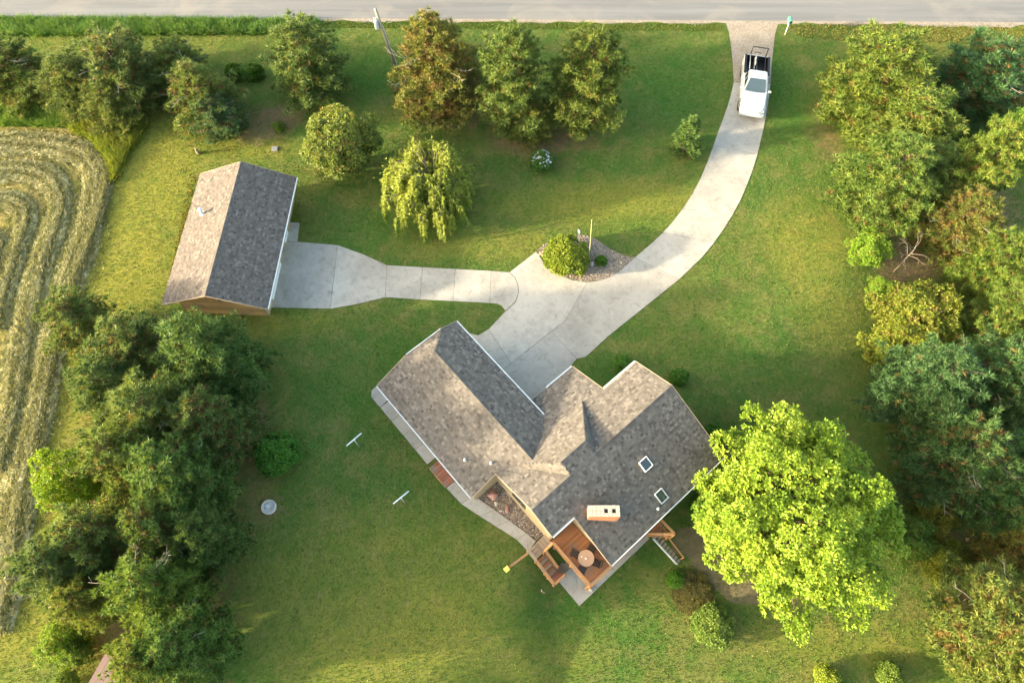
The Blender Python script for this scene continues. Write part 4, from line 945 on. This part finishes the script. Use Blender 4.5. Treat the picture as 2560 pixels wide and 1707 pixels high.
def rail(parent, a, b, z0, z1, m=RAILW, posts=3, bal=True):
    a2, b2 = np.array(a), np.array(b); L = np.linalg.norm(b2[:2] - a2[:2])
    board(parent, (*a[:2], z0 + 1.0), (*b[:2], z1 + 1.0), .15, .045, m, 'handrail'); board(parent, (*a[:2], z0 + .12), (*b[:2], z1 + .12), .05, .07, m, 'bottom_rail')
    for t in np.linspace(0, 1, posts):
        p = a2 * (1 - t) + b2 * t; zz = z0 * (1 - t) + z1 * t; board(parent, (p[0], p[1], min(zz - .3, zz)), (p[0], p[1], zz + .97), .09, .09, m, 'post')
    if bal:
        n = int(L / .14)
        for i in range(1, n):
            t = i / n; p = a2 * (1 - t) + b2 * t; zz = z0 * (1 - t) + z1 * t; board(parent, (p[0], p[1], zz + .14), (p[0], p[1], zz + .98), .035, .035, m, 'baluster')
rail(deck, (5.97, -3.15), (5.97, .02), DZ, DZ, posts=3); rail(deck, (5.97, .07), (10.5, .07), DZ, DZ, posts=5); rail(deck, (11.74, .07), (11.74, 1.24), DZ, DZ, posts=2); rail(deck, (10.5, .12), (11.72, 1.24), DZ, DZ, posts=2)
for u, v in [(6.05, -.05), (8.9, -.05), (11.65, -.05), (11.6, 1.1), (6.05, -3.0)]: board(deck, (u, v, float(terrain(*UV(u, v))) - .1), (u, v, DZ - .2), .14, .14, RAILW, 'support_post')
for a, b in [((6.0, .0), (11.7, .0)), ((6.0, -3.85), (6.0, .0)), ((11.72, 0), (11.72, 1.2))]: board(deck, (*a, DZ - .13), (*b, DZ - .13), .04, .2, RAILW, 'rim_joist')
st = empty('deck_stairs', (*UV(HU, -HW), 0), TH); tag(st, 'wooden stairs turning from the walk down under the deck', 'stairs')
for i in range(4): # up to the deck
    for j in (0, 1): board(st, (5.22 + i * .22 + j * .11, -3.92, .12 + i * .105), (5.22 + i * .22 + j * .11, -3.22, .12 + i * .105), .105, .04, OLDWOOD, 'tread')
for i in range(6): board(st, (4.66, -3.84 + i * .115, .06), (5.36, -3.84 + i * .115, .06), .108, .035, OLDWOOD, 'landing_board')
for i in range(6): # down along the lawn side
    for j in (0, 1): board(st, (4.68, -3.08 + i * .2 + j * .095, -.08 - i * .13), (5.32, -3.08 + i * .2 + j * .095, -.08 - i * .13), .09, .04, OLDWOOD if i % 2 else DECKW, 'tread')
for i in range(5): board(st, (4.6, -1.98 + i * .115, -.82), (5.4, -1.98 + i * .115, -.82), .108, .035, STEPW, 'landing_board')
for i in range(5): board(st, (5.5 + i * .19, -2.1, -.93 - i * .13), (5.5 + i * .19, -1.5, -.93 - i * .13), .17, .04, OLDWOOD, 'tread')
rail(st, (4.6, -3.86), (4.6, -3.1), .06, .06, OLDWOOD, 2); rail(st, (4.58, -3.1), (4.58, -1.46), .0, -.82, RAILW, 3); rail(st, (4.6, -1.42), (5.44, -1.42), -.82, -.82, RAILW, 2); rail(st, (5.38, -3.1), (5.38, -2.0), .0, -.78, RAILW, 2); rail(st, (5.28, -3.16), (5.94, -3.16), .1, .42, RAILW, 2)
for u, v in [(4.62, -1.45), (5.4, -1.45), (4.62, -2.0), (4.66, -3.1)]: board(st, (u, v, float(terrain(*UV(u, v))) - .1), (u, v, -.4), .09, .09, RAILW, 'support_post')
for u in (4.62, 5.36): board(st, (u, -3.1, -.12), (u, -1.9, -.92), .05, .2, RAILW, 'stringer')
# steps off the far deck corner
bs = empty('back_steps', (*UV(HU, -HW), 0), TH); tag(bs, 'narrow grey and wood steps running down from the far deck corner', 'stairs')
for i in range(9):
    t = i / 8; board(bs, (10.92 + .42 * t, .62 + 2. * t, DZ - .25 - 1.65 * t), (11.35 + .3 * t, .55 + 2. * t, DZ - .25 - 1.65 * t), .17, .04, GREYW if False else OLDWOOD, 'tread')
board(bs, (10.9, .6, DZ - .25), (11.32, 2.65, -1.5), .07, .2, GUTTER, 'stringer'); board(bs, (11.45, .75, DZ + .65), (11.72, 2.6, -.65), .08, .06, RAILW, 'handrail'); board(bs, (11.72, 2.6, -1.7), (11.72, 2.6, -.65), .08, .08, RAILW, 'post')
# beam with a yellow box on its end
be = empty('feeder_beam', (*UV(3.0, -3.85), 0), TH); tag(be, 'wooden arm reaching out over the lawn with a yellow box on its end', 'bird feeder')
lb = lambda u, v, z: Vector((u - 3., -v - 3.85, z))
MB().bar(lb(4.5, -3.72, 1.0), lb(3.05, -3.85, 1.0), .13, .09).build('arm', RAILW, be, .008); MB().bar(lb(3.1, -3.85, float(terrain(*UV(3.1, -3.85))) - .1), lb(3.1, -3.85, .96), .1, .1).build('post', RAILW, be, .006)
m_ = MB(); m_.box((-.06, 0, 1.1), (.3, .3, .12)); m_.box((-.06, 0, 1.2), (.25, .25, .09)); m_.build('box', YELLOW, be, .015)
# brick-red stoop in the walk
stp = empty('stoop', (*UV(3.9, -11), 0), TH); tag(stp, 'brick-red wooden stoop set into the walk beside the garage', 'stoop')
for i in range(8): 
    MB().box((.0, -.73 + i * .21, .09), (1.14, .2, .1)).build('board', STEPW, stp, .008)
MB().bar((-.6, -.85, .1), (-.6, .85, .1), .06, .12).build('edge_rail', RAILW, stp, .008)
# deck table and chairs
tx = (6.87, -1.24); t = empty('patio_table', (*UV(*tx), DZ + .018), TH + .3); tag(t, 'round brown patio table on the deck', 'table')
mb = MB(); mb.lathe([(.46, .70), (.475, .715), (.475, .735), (.46, .745)], 36); mb.build('table_top', BRONZE, t)
for i in range(4):
    a = i * math.pi / 2; MB().tube([(.34 * math.cos(a), .34 * math.sin(a), 0), (.22 * math.cos(a), .22 * math.sin(a), .7)], .02, 8).build('leg', DARKMETAL, t)
for i, (x, y, s, lab) in enumerate([(-.05, .0, .06, 'pale bowl in the middle of the patio table'), (-.16, .24, .04, 'small white cup near the rim of the patio table')]):
    mb = MB(); mb.lathe([(s * .6, 0), (s, s * .9), (s * .9, s * .9), (s * .5, .02)], 14); o = mb.build('bowl', WHITE, None, smooth=True); X, Y = UV(tx[0] + x, tx[1] - y); o.location = (X, Y, DZ + .018 + .746); tag(o, lab, 'bowl')
def chair(u, v, rz, label):
    e = empty('patio_chair', (*UV(u, v), DZ + .018), rz); tag(e, label, 'chair', 'chairs round the deck table')
    mb = MB()
    for i in range(5): mb.box((-.17 + i * .085, 0, .43), (.07, .42, .02))
    mb.build('seat', DARKMETAL, e)
    mb = MB()
    for i in range(6): mb.bar((-.21, -.2 + i * .08, .45), (-.3, -.2 + i * .08, .9), .025, .02)
    mb.bar((-.3, -.22, .9), (-.3, .22, .9), .03, .04); mb.build('backrest', DARKMETAL, e)
    for sx in (-1, 1):
        for sy in (-1, 1): MB().tube([(.2 * sx, .2 * sy, 0), (.19 * sx, .2 * sy, .43)], .014, 6).build('leg', DARKMETAL, e)
        MB().tube([(-.24, .23 * sx, .62), (.15, .23 * sx, .62), (.2, .22 * sx, .43)], .014, 6).build('armrest', DARKMETAL, e)
for k, (a, lab) in enumerate([(2.0, 'dark metal chair on the roof side of the deck table'), (.25, 'dark metal chair on the far right of the deck table, under the roof edge'), (3.6, 'dark metal chair on the lawn side of the deck table'), (5.2, 'dark metal chair nearest the outer deck corner')]):
    u, v = tx[0] + .68 * math.cos(a), tx[1] - .68 * math.sin(a); chair(u, v, TH + a + math.pi, lab)
# pale pole leaning by the stairs
(b0, hh, tp) = lift((1220 + .2296 * 605, 1180 + .2296 * 1310), (1220 + .2296 * 632, 1180 + .2296 * 1165))
mb = MB(); mb.bar((0, 0, 0), (tp[0] - b0[0], tp[1] - b0[1], min(hh, 1.2)), .11, .05); mb.box((0, 0, .02), (.16, .1, .04)); o = mb.build('plank', OLDWOOD, None, .006); o.location = b0; tag(o, 'grey plank leaning against the lawn side of the stairs', 'plank')
X, Y = UV(6.2, .2); mb = MB(); mb.box((0, 0, .1), (.2, .16, .2)); mb.lathe([(.07, .2), (.09, .3), (.05, .32)], 10); o = mb.build('lantern', TANROCK, None, .01); o.location = (X, Y, float(terrain(X, Y)) + .05); tag(o, 'small tan ornament at the outer deck corner on the patio', 'ornament')

# ------------------------------------------------------------------ barn
BA = math.radians(-2.6); bq = np.array([up(*p, 2.2) for p in ((491, 431), (733, 447), (674, 779), (419, 755))]); bcx, bcy = bq.mean(0); barn = empty('barn', (bcx, bcy, 0), BA); tag(barn, 'brown shingled gable barn with tan siding left of the drive', 'barn')
bw, bl, ez, rz_ = (np.hypot(*(bq[1] - bq[0])) + np.hypot(*(bq[2] - bq[3]))) / 4, (np.hypot(*(bq[1] - bq[2])) + np.hypot(*(bq[0] - bq[3]))) / 4, 2.2, 3.75; print('BARN', bw, bl, bq); bi = lambda x, y, z: (x, y, z)
pb = (rz_ - ez) / bw; zw = lambda x, y: rz_ + pb * x; ze = lambda x, y: rz_ - pb * x
for poly, zf in (([(-bw, -bl), (0, -bl), (0, bl), (-bw, bl)], zw), ([(0, -bl), (bw, -bl), (bw, bl), (0, bl)], ze)):
    roof_deck(barn, poly, zf, FASCIA, bi); shingles(barn, poly, zf, SHINGLE_B, bi)
ridge_cap(barn, (0, -bl, rz_), (0, bl, rz_), (1, 0), pb, SHINGLE_B, bi)
MB().bar((bw + .05, -bl, ez - .06), (bw + .05, bl, ez - .06), .12, .11).build('gutter', GUTTER, barn)
for sy in (-1, 1):
    for sx in (-1, 1): MB().bar((sx * bw, sy * (bl + .02), ez - .05), (0, sy * (bl + .02), rz_ - .05), .03, .11).build('rake_trim', FASCIA, barn)
bx_, by_ = bw - .72, bl - .6; wt_ = rz_ - pb * bx_ - .12; wr_ = rz_ - .14
for sx in (-1, 1): MB().box((sx * bx_, 0, wt_ / 2 - .15), (.12, by_ * 2, wt_ + .3)).build('wall', BARNSIDE, barn)
for sy in (-1, 1):
    core = MB(); ring = [(-bx_ + .06, -.3), (bx_ - .06, -.3), (bx_ - .06, wt_), (0, wr_), (-bx_ + .06, wt_)]
    core.add([(x, sy * by_, z) for x, z in ring] + [(x, sy * (by_ - .1), z) for x, z in ring], [(0, 1, 2, 3, 4), (9, 8, 7, 6, 5), (0, 5, 6, 1), (1, 6, 7, 2), (2, 7, 8, 3), (3, 8, 9, 4), (4, 9, 5, 0)]); gw = core.build('gable_wall', BARNSIDE, barn)
    z = .02
    while z < wr_ - .25:
        hw = min(bx_, bx_ * (wr_ - z - .2) / (wr_ - wt_))
        o = MB().box((0, 0, 0), (2 * hw, .035, .205)).build('plank', BARNSIDE, gw); o.location = (0, sy * (by_ + .03), z + .1); o.rotation_euler = (sy * -.07, 0, 0)
        z += .2
    wf = MB()
    for a, b in (((-.4, 2.15), (.4, 2.15)), ((.4, 2.15), (.4, 2.75)), ((.4, 2.75), (-.4, 2.75)), ((-.4, 2.75), (-.4, 2.15))): wf.bar((a[0] + .55, sy * (by_ + .075), a[1]), (b[0] + .55, sy * (by_ + .075), b[1]), .07, .07)
    f = wf.build('window', DARKMETAL, gw); MB().box((.55, sy * (by_ + .06), 2.45), (.76, .03, .56)).build('pane', GLASS, f)
MB().box((bx_ + .08, -2.2, 1.0), (.08, 3.0, 2.0)).build('door', WHITE, barn, .02); MB().box((bx_ + .08, 1.6, 1.0), (.08, .95, 2.)).build('door', WHITE, barn, .02)
mb = MB(); vx, vy = -2.25, 1.55; vz = zw(vx, vy); mb.lathe([(.24, -.1), (.22, .05), (.09, .08), (.09, .42), (.17, .44), (.17, .52), (.02, .60)], 14, (vx, vy, vz)); mb.build('vent_pipe', GUTTER, barn)
# small red-roofed shed in the bottom left corner
SA_ = math.radians(-24); sx0, sy0 = up(243 * K, 1500 * K, 2.35); shed = empty('shed', (sx0 - (-1.15 * math.cos(SA_) - 1.35 * math.sin(SA_)), sy0 - (-1.15 * math.sin(SA_) + 1.35 * math.cos(SA_)), 0), SA_); tag(shed, 'small shed with faded red roof half hidden under the pines', 'shed')
zsh = lambda x, y: 2.25 + .12 * (y); V = [(-1.15, -1.6), (1.3, -1.6), (1.3, 1.35), (-1.15, 1.35)]
for i in range(7):
    x0 = -1.15 + i * .35; MB().add([(x0, -1.6, zsh(0, -1.6)), (x0 + .34, -1.6, zsh(0, -1.6)), (x0 + .34, 1.35, zsh(0, 1.35)), (x0, 1.35, zsh(0, 1.35)), (x0, -1.6, zsh(0, -1.6) - .05), (x0 + .34, -1.6, zsh(0, -1.6) - .05), (x0 + .34, 1.35, zsh(0, 1.35) - .05), (x0, 1.35, zsh(0, 1.35) - .05)],
        [(0, 1, 2, 3), (7, 6, 5, 4), (0, 4, 5, 1), (1, 5, 6, 2), (2, 6, 7, 3), (3, 7, 4, 0)]).build('roof_panel', SHEDROOF, shed)
for a, b in (((-1, -1.4), (1.15, -1.4)), ((1.15, -1.4), (1.15, 1.2)), ((1.15, 1.2), (-1, 1.2)), ((-1, 1.2), (-1, -1.4))): 
    zz = min(zsh(0, a[1]), zsh(0, b[1])) - .07; MB().bar((*a, zz / 2 - .05), (*b, zz / 2 - .05), .06, zz + .1).build('wall', BARNSIDE, shed)
MB().box((.1, -1.45, .9), (.8, .04, 1.7)).build('door', OLDWOOD, shed)

# ------------------------------------------------------------------ pickup truck
ta = Vector((*up(1877, 292, .45), 0)); tb = Vector((*up(1894, 140, 1.25), 0)); tdir = (ta - tb).normalized(); TL = (ta - tb).length; tmid = (ta + tb) / 2
truck = empty('pickup_truck', (tmid.x, tmid.y, float(terrain(tmid.x, tmid.y)) + .03), math.atan2(tdir.y, tdir.x)); tag(truck, 'white crew cab pickup truck parked on the driveway', 'pickup truck')
truck.scale = (TL / 5.85, 1.03, 1.03)
def loft(secs, name, m, parent=truck, bevel=0, smooth=False):   # sections: x, [(y, z)...] half outline, mirrored
    mb = MB(); n = None; V, F = [], []
    for x, half in secs:
        ring = [(x, y, z) for y, z in half] + [(x, -y, z) for y, z in half[::-1]]; n = len(ring); V += ring
    for i in range(len(secs) - 1):
        for j in range(n): F.append((i * n + j, i * n + (j + 1) % n, (i + 1) * n + (j + 1) % n, (i + 1) * n + j))
    F += [tuple(range(n)), tuple(range((len(secs) - 1) * n, len(secs) * n))[::-1]]
    mb.add(V, F); return mb.build(name, m, parent, bevel, smooth)
def sec(w0, w1, zb, zs, zt, rnd=.06): return [(w0 * .93, zb), (w0, zb + .1), (w0, zs), (w1, zt - rnd), (w1 - rnd * 1.2, zt)]
loft([(2.90, sec(.55, .48, .48, .78, .98)), (2.82, sec(.76, .66, .42, .84, 1.04)), (2.66, sec(.92, .78, .38, .90, 1.09)), (2.35, sec(.99, .86, .36, .93, 1.14)), (1.7, sec(1.0, .90, .34, .96, 1.19)), (1.22, sec(1.0, .92, .34, 1.0, 1.22))], 'hood', PAINT, bevel=.02)
loft([(1.25, sec(1.0, .95, .34, 1.0, 1.2)), (.5, sec(1.0, .96, .34, 1.02, 1.2)), (-.74, sec(1.0, .96, .34, 1.02, 1.2)), (-.76, sec(1.0, .96, .34, 1.02, 1.2))], 'cab_body', PAINT, bevel=.015)
loft([(.98, [(.86, 1.19), (.86, 1.21), (.84, 1.23)]), (.30, [(.90, 1.19), (.70, 1.84), (.60, 1.88)]), (-.15, [(.90, 1.19), (.71, 1.86), (.60, 1.90)]), (-.56, [(.90, 1.19), (.68, 1.82), (.56, 1.86)]), (-.74, [(.90, 1.19), (.70, 1.5), (.56, 1.54)])], 'cab_roof', PAINT, bevel=.02, smooth=False)
g = MB(); g.add([(1.0, -.80, 1.238), (1.0, .80, 1.238), (.34, .60, 1.873), (.34, -.60, 1.873)], [(0, 1, 2, 3)]); g.add([(1.03, -.78, 1.225), (1.06, -.5, 1.235), (1.075, 0, 1.24), (1.06, .5, 1.235), (1.03, .78, 1.225), (1.0, .80, 1.24), (1.0, -.8, 1.24)], [(0, 1, 2, 3, 4, 5, 6)])
g.build('windscreen', WSCREEN, truck)
for s in (-1, 1):
    def side(x0, x1): 
        q = MB(); y = lambda z: s * (.90 - (z - 1.19) * .29 + .012); q.add([(x0, y(1.27), 1.27), (x1, y(1.27), 1.27), (min(x1, .32 if x1 > .5 else x1), y(1.72), 1.72), (x0, y(1.72), 1.72)], [(0, 1, 2, 3)]); q.build('side_window', GLASS, truck)
    side(.05, .80); side(-.55, -.02)
    MB().box((.93, s * 1.10, 1.27), (.12, .24, .17)).build('side_mirror', PAINT, truck, .03)
    MB().box((2.72, s * .70, .90), (.22, .34, .16)).build('headlight', LAMP, truck, .03); MB().box((-2.9, s * .90, 1.0), (.06, .14, .36)).build('tail_light', plain('red_lens', (.4, .02, .02), .3), truck, .02)
    for x in (.05, -.6): MB().box((x + .1, s * 1.012, 1.0), (.16, .03, .035)).build('door_handle', PAINT, truck, .01)
    MB().box((-1.82, s * .94, .83), (2.12, .14, .86)).build('bed_side', PAINT, truck, .03); MB().box((-1.82, s * .93, 1.28), (2.1, .17, .035)).build('bed_rail', DARKMETAL, truck, .01)
for s in (-1, 1): MB().box((-1.82, s * .855, .95), (2.06, .02, .62)).build('bed_liner', DARKMETAL, truck)
MB().box((-2.835, 0, .95), (.02, 1.7, .62)).build('bed_liner', DARKMETAL, truck)
MB().box((-1.82, 0, .62), (2.1, 1.76, .12)).build('bed_floor', DARKMETAL, truck); MB().box((-2.88, 0, .92), (.07, 1.78, .64)).build('tailgate', PAINT, truck, .02); MB().box((-.79, 0, .95), (.05, 1.76, .7)).build('bed_front', DARKMETAL, truck)
MB().box((-2.98, 0, .58), (.16, 1.86, .2)).build('rear_bumper', STEEL, truck, .04)
loft([(2.98, [(.62, .46), (.62, .62)]), (2.92, [(.92, .44), (.92, .66)]), (2.7, [(1.0, .44), (1.0, .66)])], 'front_bumper', STEEL, bevel=.03)
MB().box((2.85, 0, .84), (.06, 1.06, .26)).build('grille', DARKMETAL, truck, .02)
for k in range(3): MB().bar((2.885, -.5, .77 + k * .07), (2.885, .5, .77 + k * .07), .02, .025).build('grille_bar', STEEL, truck)
for x in (1.82, -1.85):
    for s in (-1, 1):
        ty = MB().torus((0, 0, 0), .29, .115, (0, 1, 0), 24, 8).build('tyre', TYRE, truck, smooth=True); ty.location = (x, s * .90, .40)
        rm = MB(); rm.tube([(0, -.08 * s, 0), (0, .09 * s, 0)], .22, 16); r_ = rm.build('rim', RIM, ty)
        MB().torus((x, s * 1.0, .44), .45, .035, (0, 1, 0), 24, 6).build('wheel_arch', DARKMETAL, truck, smooth=True)
# bed rack
rk = empty('bed_rack', truck.location, truck.rotation_euler.z); tag(rk, 'black tubular rack rising from the truck bed', 'rack'); RS = TL / 5.85
def rt(name, pts, r=.04, m=DARKMETAL): MB().tube([(p[0] * RS, p[1], p[2]) for p in pts], r, 8).build(name, m, rk, smooth=True)
for s in (-1, 1): rt('upright', [(-2.78, s * .62, 1.32), (-2.86, s * .62, 2.15)], .04); rt('side_rail', [(-2.84, s * .62, 1.42), (-1.1, s * .62, 1.42)], .024, STEEL if s < 0 else DARKMETAL); rt('front_post', [(-1.12, s * .62, .7), (-1.12, s * .62, 1.42)], .024)
rt('crossbar', [(-2.86, -.64, 2.15), (-2.86, .64, 2.15)], .042); rt('crossbar', [(-1.12, -.64, 1.42), (-1.12, .64, 1.42)], .024)
for s in (-1, 1): rt('inner_rail', [(-2.8, s * .28 - .15, .75), (-1.2, s * .28 - .15, .75)], .022, STEEL)
# bicycle in the bed
bike = empty('bicycle', truck.matrix_world @ Vector((0, 0, 0)) if False else truck.location, truck.rotation_euler.z); tag(bike, 'bicycle carried upright in the pickup bed', 'bicycle')
def bp(x, z, y=-.18): return (x * RS, y, z)
for x in (-2.62, -1.55):
    tw = MB().torus(bp(x, 1.06), .32, .022, (0, 1, 0), 28, 6).build('tyre', TYRE, bike, smooth=True)
    sp_ = MB()
    for k in range(10): a = k * math.pi / 5; sp_.tube([bp(x, 1.06), (bp(x, 1.06)[0] + .31 * math.cos(a), -.18, 1.06 + .31 * math.sin(a))], .004, 4)
    sp_.build('spokes', STEEL, tw)
fr_ = MB()
for a, b in ((( -2.62, 1.06), (-2.42, 1.62)), ((-2.42, 1.62), (-2.1, 1.02)), ((-2.42, 1.62), (-1.86, 1.66)), ((-2.1, 1.02), (-1.86, 1.66)), ((-2.1, 1.02), (-1.55, 1.06)), ((-1.86, 1.66), (-1.55, 1.06)), ((-1.86, 1.66), (-1.83, 1.86))): fr_.tube([bp(*a), bp(*b)], .034, 8)
fr_.build('frame', STEEL, bike, smooth=True)
MB().tube([bp(-2.42, 1.62), bp(-2.5, 1.9)], .018, 6).build('stem', STEEL, bike); MB().tube([bp(-2.5, 1.9, -.46), bp(-2.54, 1.92, -.18), bp(-2.5, 1.9, .10)], .028, 6).build('handlebar', DARKMETAL, bike)
mb = MB(); mb.add([bp(-1.98, 1.88, -.18), bp(-1.72, 1.9, -.28), bp(-1.72, 1.9, -.08), bp(-1.98, 1.84, -.18), bp(-1.72, 1.84, -.27), bp(-1.72, 1.84, -.09)], [(0, 1, 2), (3, 5, 4), (0, 3, 4, 1), (1, 4, 5, 2), (2, 5, 3, 0)]); mb.build('saddle', DARKMETAL, bike, .01)
MB().tube([bp(-2.1, .9, -.26), bp(-2.1, 1.02, -.2), bp(-2.1, 1.14, -.1)], .014, 6).build('cranks', DARKMETAL, bike)
bx2 = MB(); bx2.box((0, 0, .1), (.4, .5, .2)); bx2.box((0, 0, .21), (.36, .46, .03)); o = bx2.build('tool_box', plain('tan_plastic', (.5, .38, .28), .6), None, .02); o.matrix_world = Matrix.Translation(truck.location) @ Matrix.Rotation(truck.rotation_euler.z, 4, 'Z') @ Matrix.Translation((-1.35 * RS, .2, .72)); tag(o, 'small tan box in the truck bed behind the cab', 'box')

# ------------------------------------------------------------------ yard furniture
(b0, hh, tp) = lift((997, 187), (938, 23)); pole = empty('utility_pole', b0); tag(pole, 'leaning wooden utility pole with a grey transformer beside the road', 'utility pole')
tv = Vector((tp[0] - b0[0], tp[1] - b0[1], hh)); MB().tube([(0, 0, -.3), tv * .5, tv], [.17, .14, .11], 12).build('pole', POLEW, pole, smooth=True)
c = tv * .80 + Vector((-.30, -.1, 0)); mb = MB(); mb.lathe([(.17, -.42), (.19, -.38), (.19, .28), (.16, .38), (.05, .42)], 18, c); mb.build('transformer', GUTTER, pole)
for k in (-1, 1): MB().lathe([(.03, .40), (.05, .45), (.03, .5), (.05, .55), (.02, .6)], 10, c + Vector((.07 * k - .05, 0, 0))).build('insulator', WHITE, pole)
MB().tube([c + Vector((-.19, 0, .2)), c + Vector((-.42, -.05, .34)), c + Vector((-.48, -.05, .5))], .025, 8).build('fuse_arm', WHITE, pole); MB().bar(c, tv * .80, .08, .3).build('bracket', DARKMETAL, pole)
MB().tube([Vector((.17, -.07, 0)), tv * .78 + Vector((.13, -.06, 0))], .025, 6).build('conduit', GUTTER, pole)
(b0, hh, tp) = lift((1962.5, 88), (1974, 55)); mbx = empty('mailbox', b0); tag(mbx, 'green mailbox on a thin white post beside the road', 'mailbox'); hh = min(hh, 1.5)
tv = Vector((tp[0] - b0[0], tp[1] - b0[1], hh)); MB().tube([(0, 0, -.2), tv], .035, 8).build('post', WHITE, mbx, smooth=True)
q = MB(); pr2 = [(-.14, 0), (.14, 0), (.14, .18), (.10, .28), (0, .32), (-.10, .28), (-.14, .18)]
q.add([tv + Vector((x, -.28, z)) for x, z in pr2] + [tv + Vector((x, .32, z)) for x, z in pr2], [tuple(range(7)), tuple(range(13, 6, -1))] + [(i, i + 7, (i + 1) % 7 + 7, (i + 1) % 7) for i in range(7)]); q.build('box', GREENBOX, mbx)
MB().box(tv + Vector((0, -.285, .14)), (.2, .02, .16)).build('door', DARKMETAL, mbx); MB().bar(tv + Vector((-.12, -.02, -.18)), tv + Vector((.15, -.02, -.14)), .05, .03).build('paper_holder', WHITE, mbx)
(b0, hh, tp) = lift((1473, 655), (1479.5, 552)); o = MB().tube([(0, 0, -.2), (tp[0] - b0[0], tp[1] - b0[1], hh)], [.028, .018], 8); o.lathe([(.03, 0), (.035, .03), (.0, .06)], 8, (tp[0] - b0[0], tp[1] - b0[1], hh)); o = o.build('garden_pole', plain('pale_wood', (.5, .42, .2), .7), None, smooth=True); o.location = b0; tag(o, 'thin upright wooden pole on the island bed', 'pole')
X, Y, z = zi(1140, 420); e = empty('garden_sign', (X, Y, z), .4); tag(e, 'small green and white garden marker behind the island shrub', 'marker'); MB().tube([(0, 0, -.1), (.02, .05, 1.0)], .015, 6).build('stake', GREENBOX, e); MB().box((.02, .05, 1.05), (.05, .28, .28)).build('plate', GUTTER, e, .01)
def clothes_post(pa, pb, h, label):
    A_, B_ = up(*pa, h), up(*pb, h); mx, my = (A_[0] + B_[0]) / 2, (A_[1] + B_[1]) / 2; z0 = float(terrain(mx, my)); e = empty('clothesline_post', (mx, my, z0)); tag(e, label, 'clothesline post', 'clothesline posts')
    MB().tube([(0, 0, -.2), (0, 0, h - z0)], .035, 10).build('post', STEEL, e, smooth=True); a = Vector((A_[0] - mx, A_[1] - my, h - z0)); b = Vector((B_[0] - mx, B_[1] - my, h - z0)); MB().tube([a, b], .045, 10).build('crossbar', BLUEPIPE, e, smooth=True)
    for t in (.04, .35, .65, .96): MB().torus(a.lerp(b, t) + Vector((0, 0, .05)), .03, .008, (b - a).cross(Vector((0, 0, 1))), 10, 5).build('hook', STEEL, e)
clothes_post((600 + .2126 * 1250, 1040 + .2126 * 350), (600 + .2126 * 1430, 1040 + .2126 * 198), 1.75, 'T-shaped clothesline post nearer the garage walk')
clothes_post((600 + .2126 * 1800, 1040 + .2126 * 1030), (600 + .2126 * 1985, 1040 + .2126 * 880), 1.75, 'T-shaped clothesline post farther down the lawn')
ci = empty('cistern_cap', gnd(600 + .2126 * 345, 1040 + .2126 * 1072)); tag(ci, 'round grey stone cistern cap in the lawn beside the left grove', 'cistern cap')
MB().lathe([(.46, -.05), (.46, .2), (.43, .24), (.38, .24), (.36, .19), (.01, .18)], 32).build('cap', CISTERN, ci); MB().lathe([(.13, .17), (.13, .25), (.1, .26), (.02, .25)], 16, (-.05, .03, 0)).build('lid', GUTTER, ci)
for k in range(5): MB().box((.22 * math.cos(k * 1.9), .22 * math.sin(k * 1.9), .2), (.09, .06, .05)).build('stone', GREYROCK, ci, .015)
X, Y, z = gd(632, 343); o = MB(); o.box((0, 0, .04), (.5, .45, .1)); o.box((0, 0, .1), (.42, .37, .03)); o = o.build('utility_cover', plain('grey_plastic', (.16, .17, .18), .7), None, .02); o.location = (X, Y, z); tag(o, 'small dark square cover in the grass above the barn', 'cover')
X, Y, z = gd(456, 352); e = empty('tree_stump', (X, Y, z)); tag(e, 'weathered stump post beside the barn peak', 'stump'); MB().tube([(0, 0, -.1), (.05, -.1, .35), (.1, -.25, .75)], [.16, .12, .06], 8).build('trunk', OLDWOOD, e)
MB().tube([(.05, -.1, .3), (-.15, .2, .55)], [.05, .02], 6).build('limb', OLDWOOD, e)
X, Y, z = gd(2255, 1240); o = MB().tube([(-1.1, 0, .15), (0, .05, .17), (1.0, .02, .13)], [.13, .12, .09], 9).build('fallen_log', plain('bare_log', (.5, .33, .19), .85, var=.25), None, smooth=True); o.location = (X, Y, z); tag(o, 'bare orange fallen log beneath the dark pines at the right', 'log')
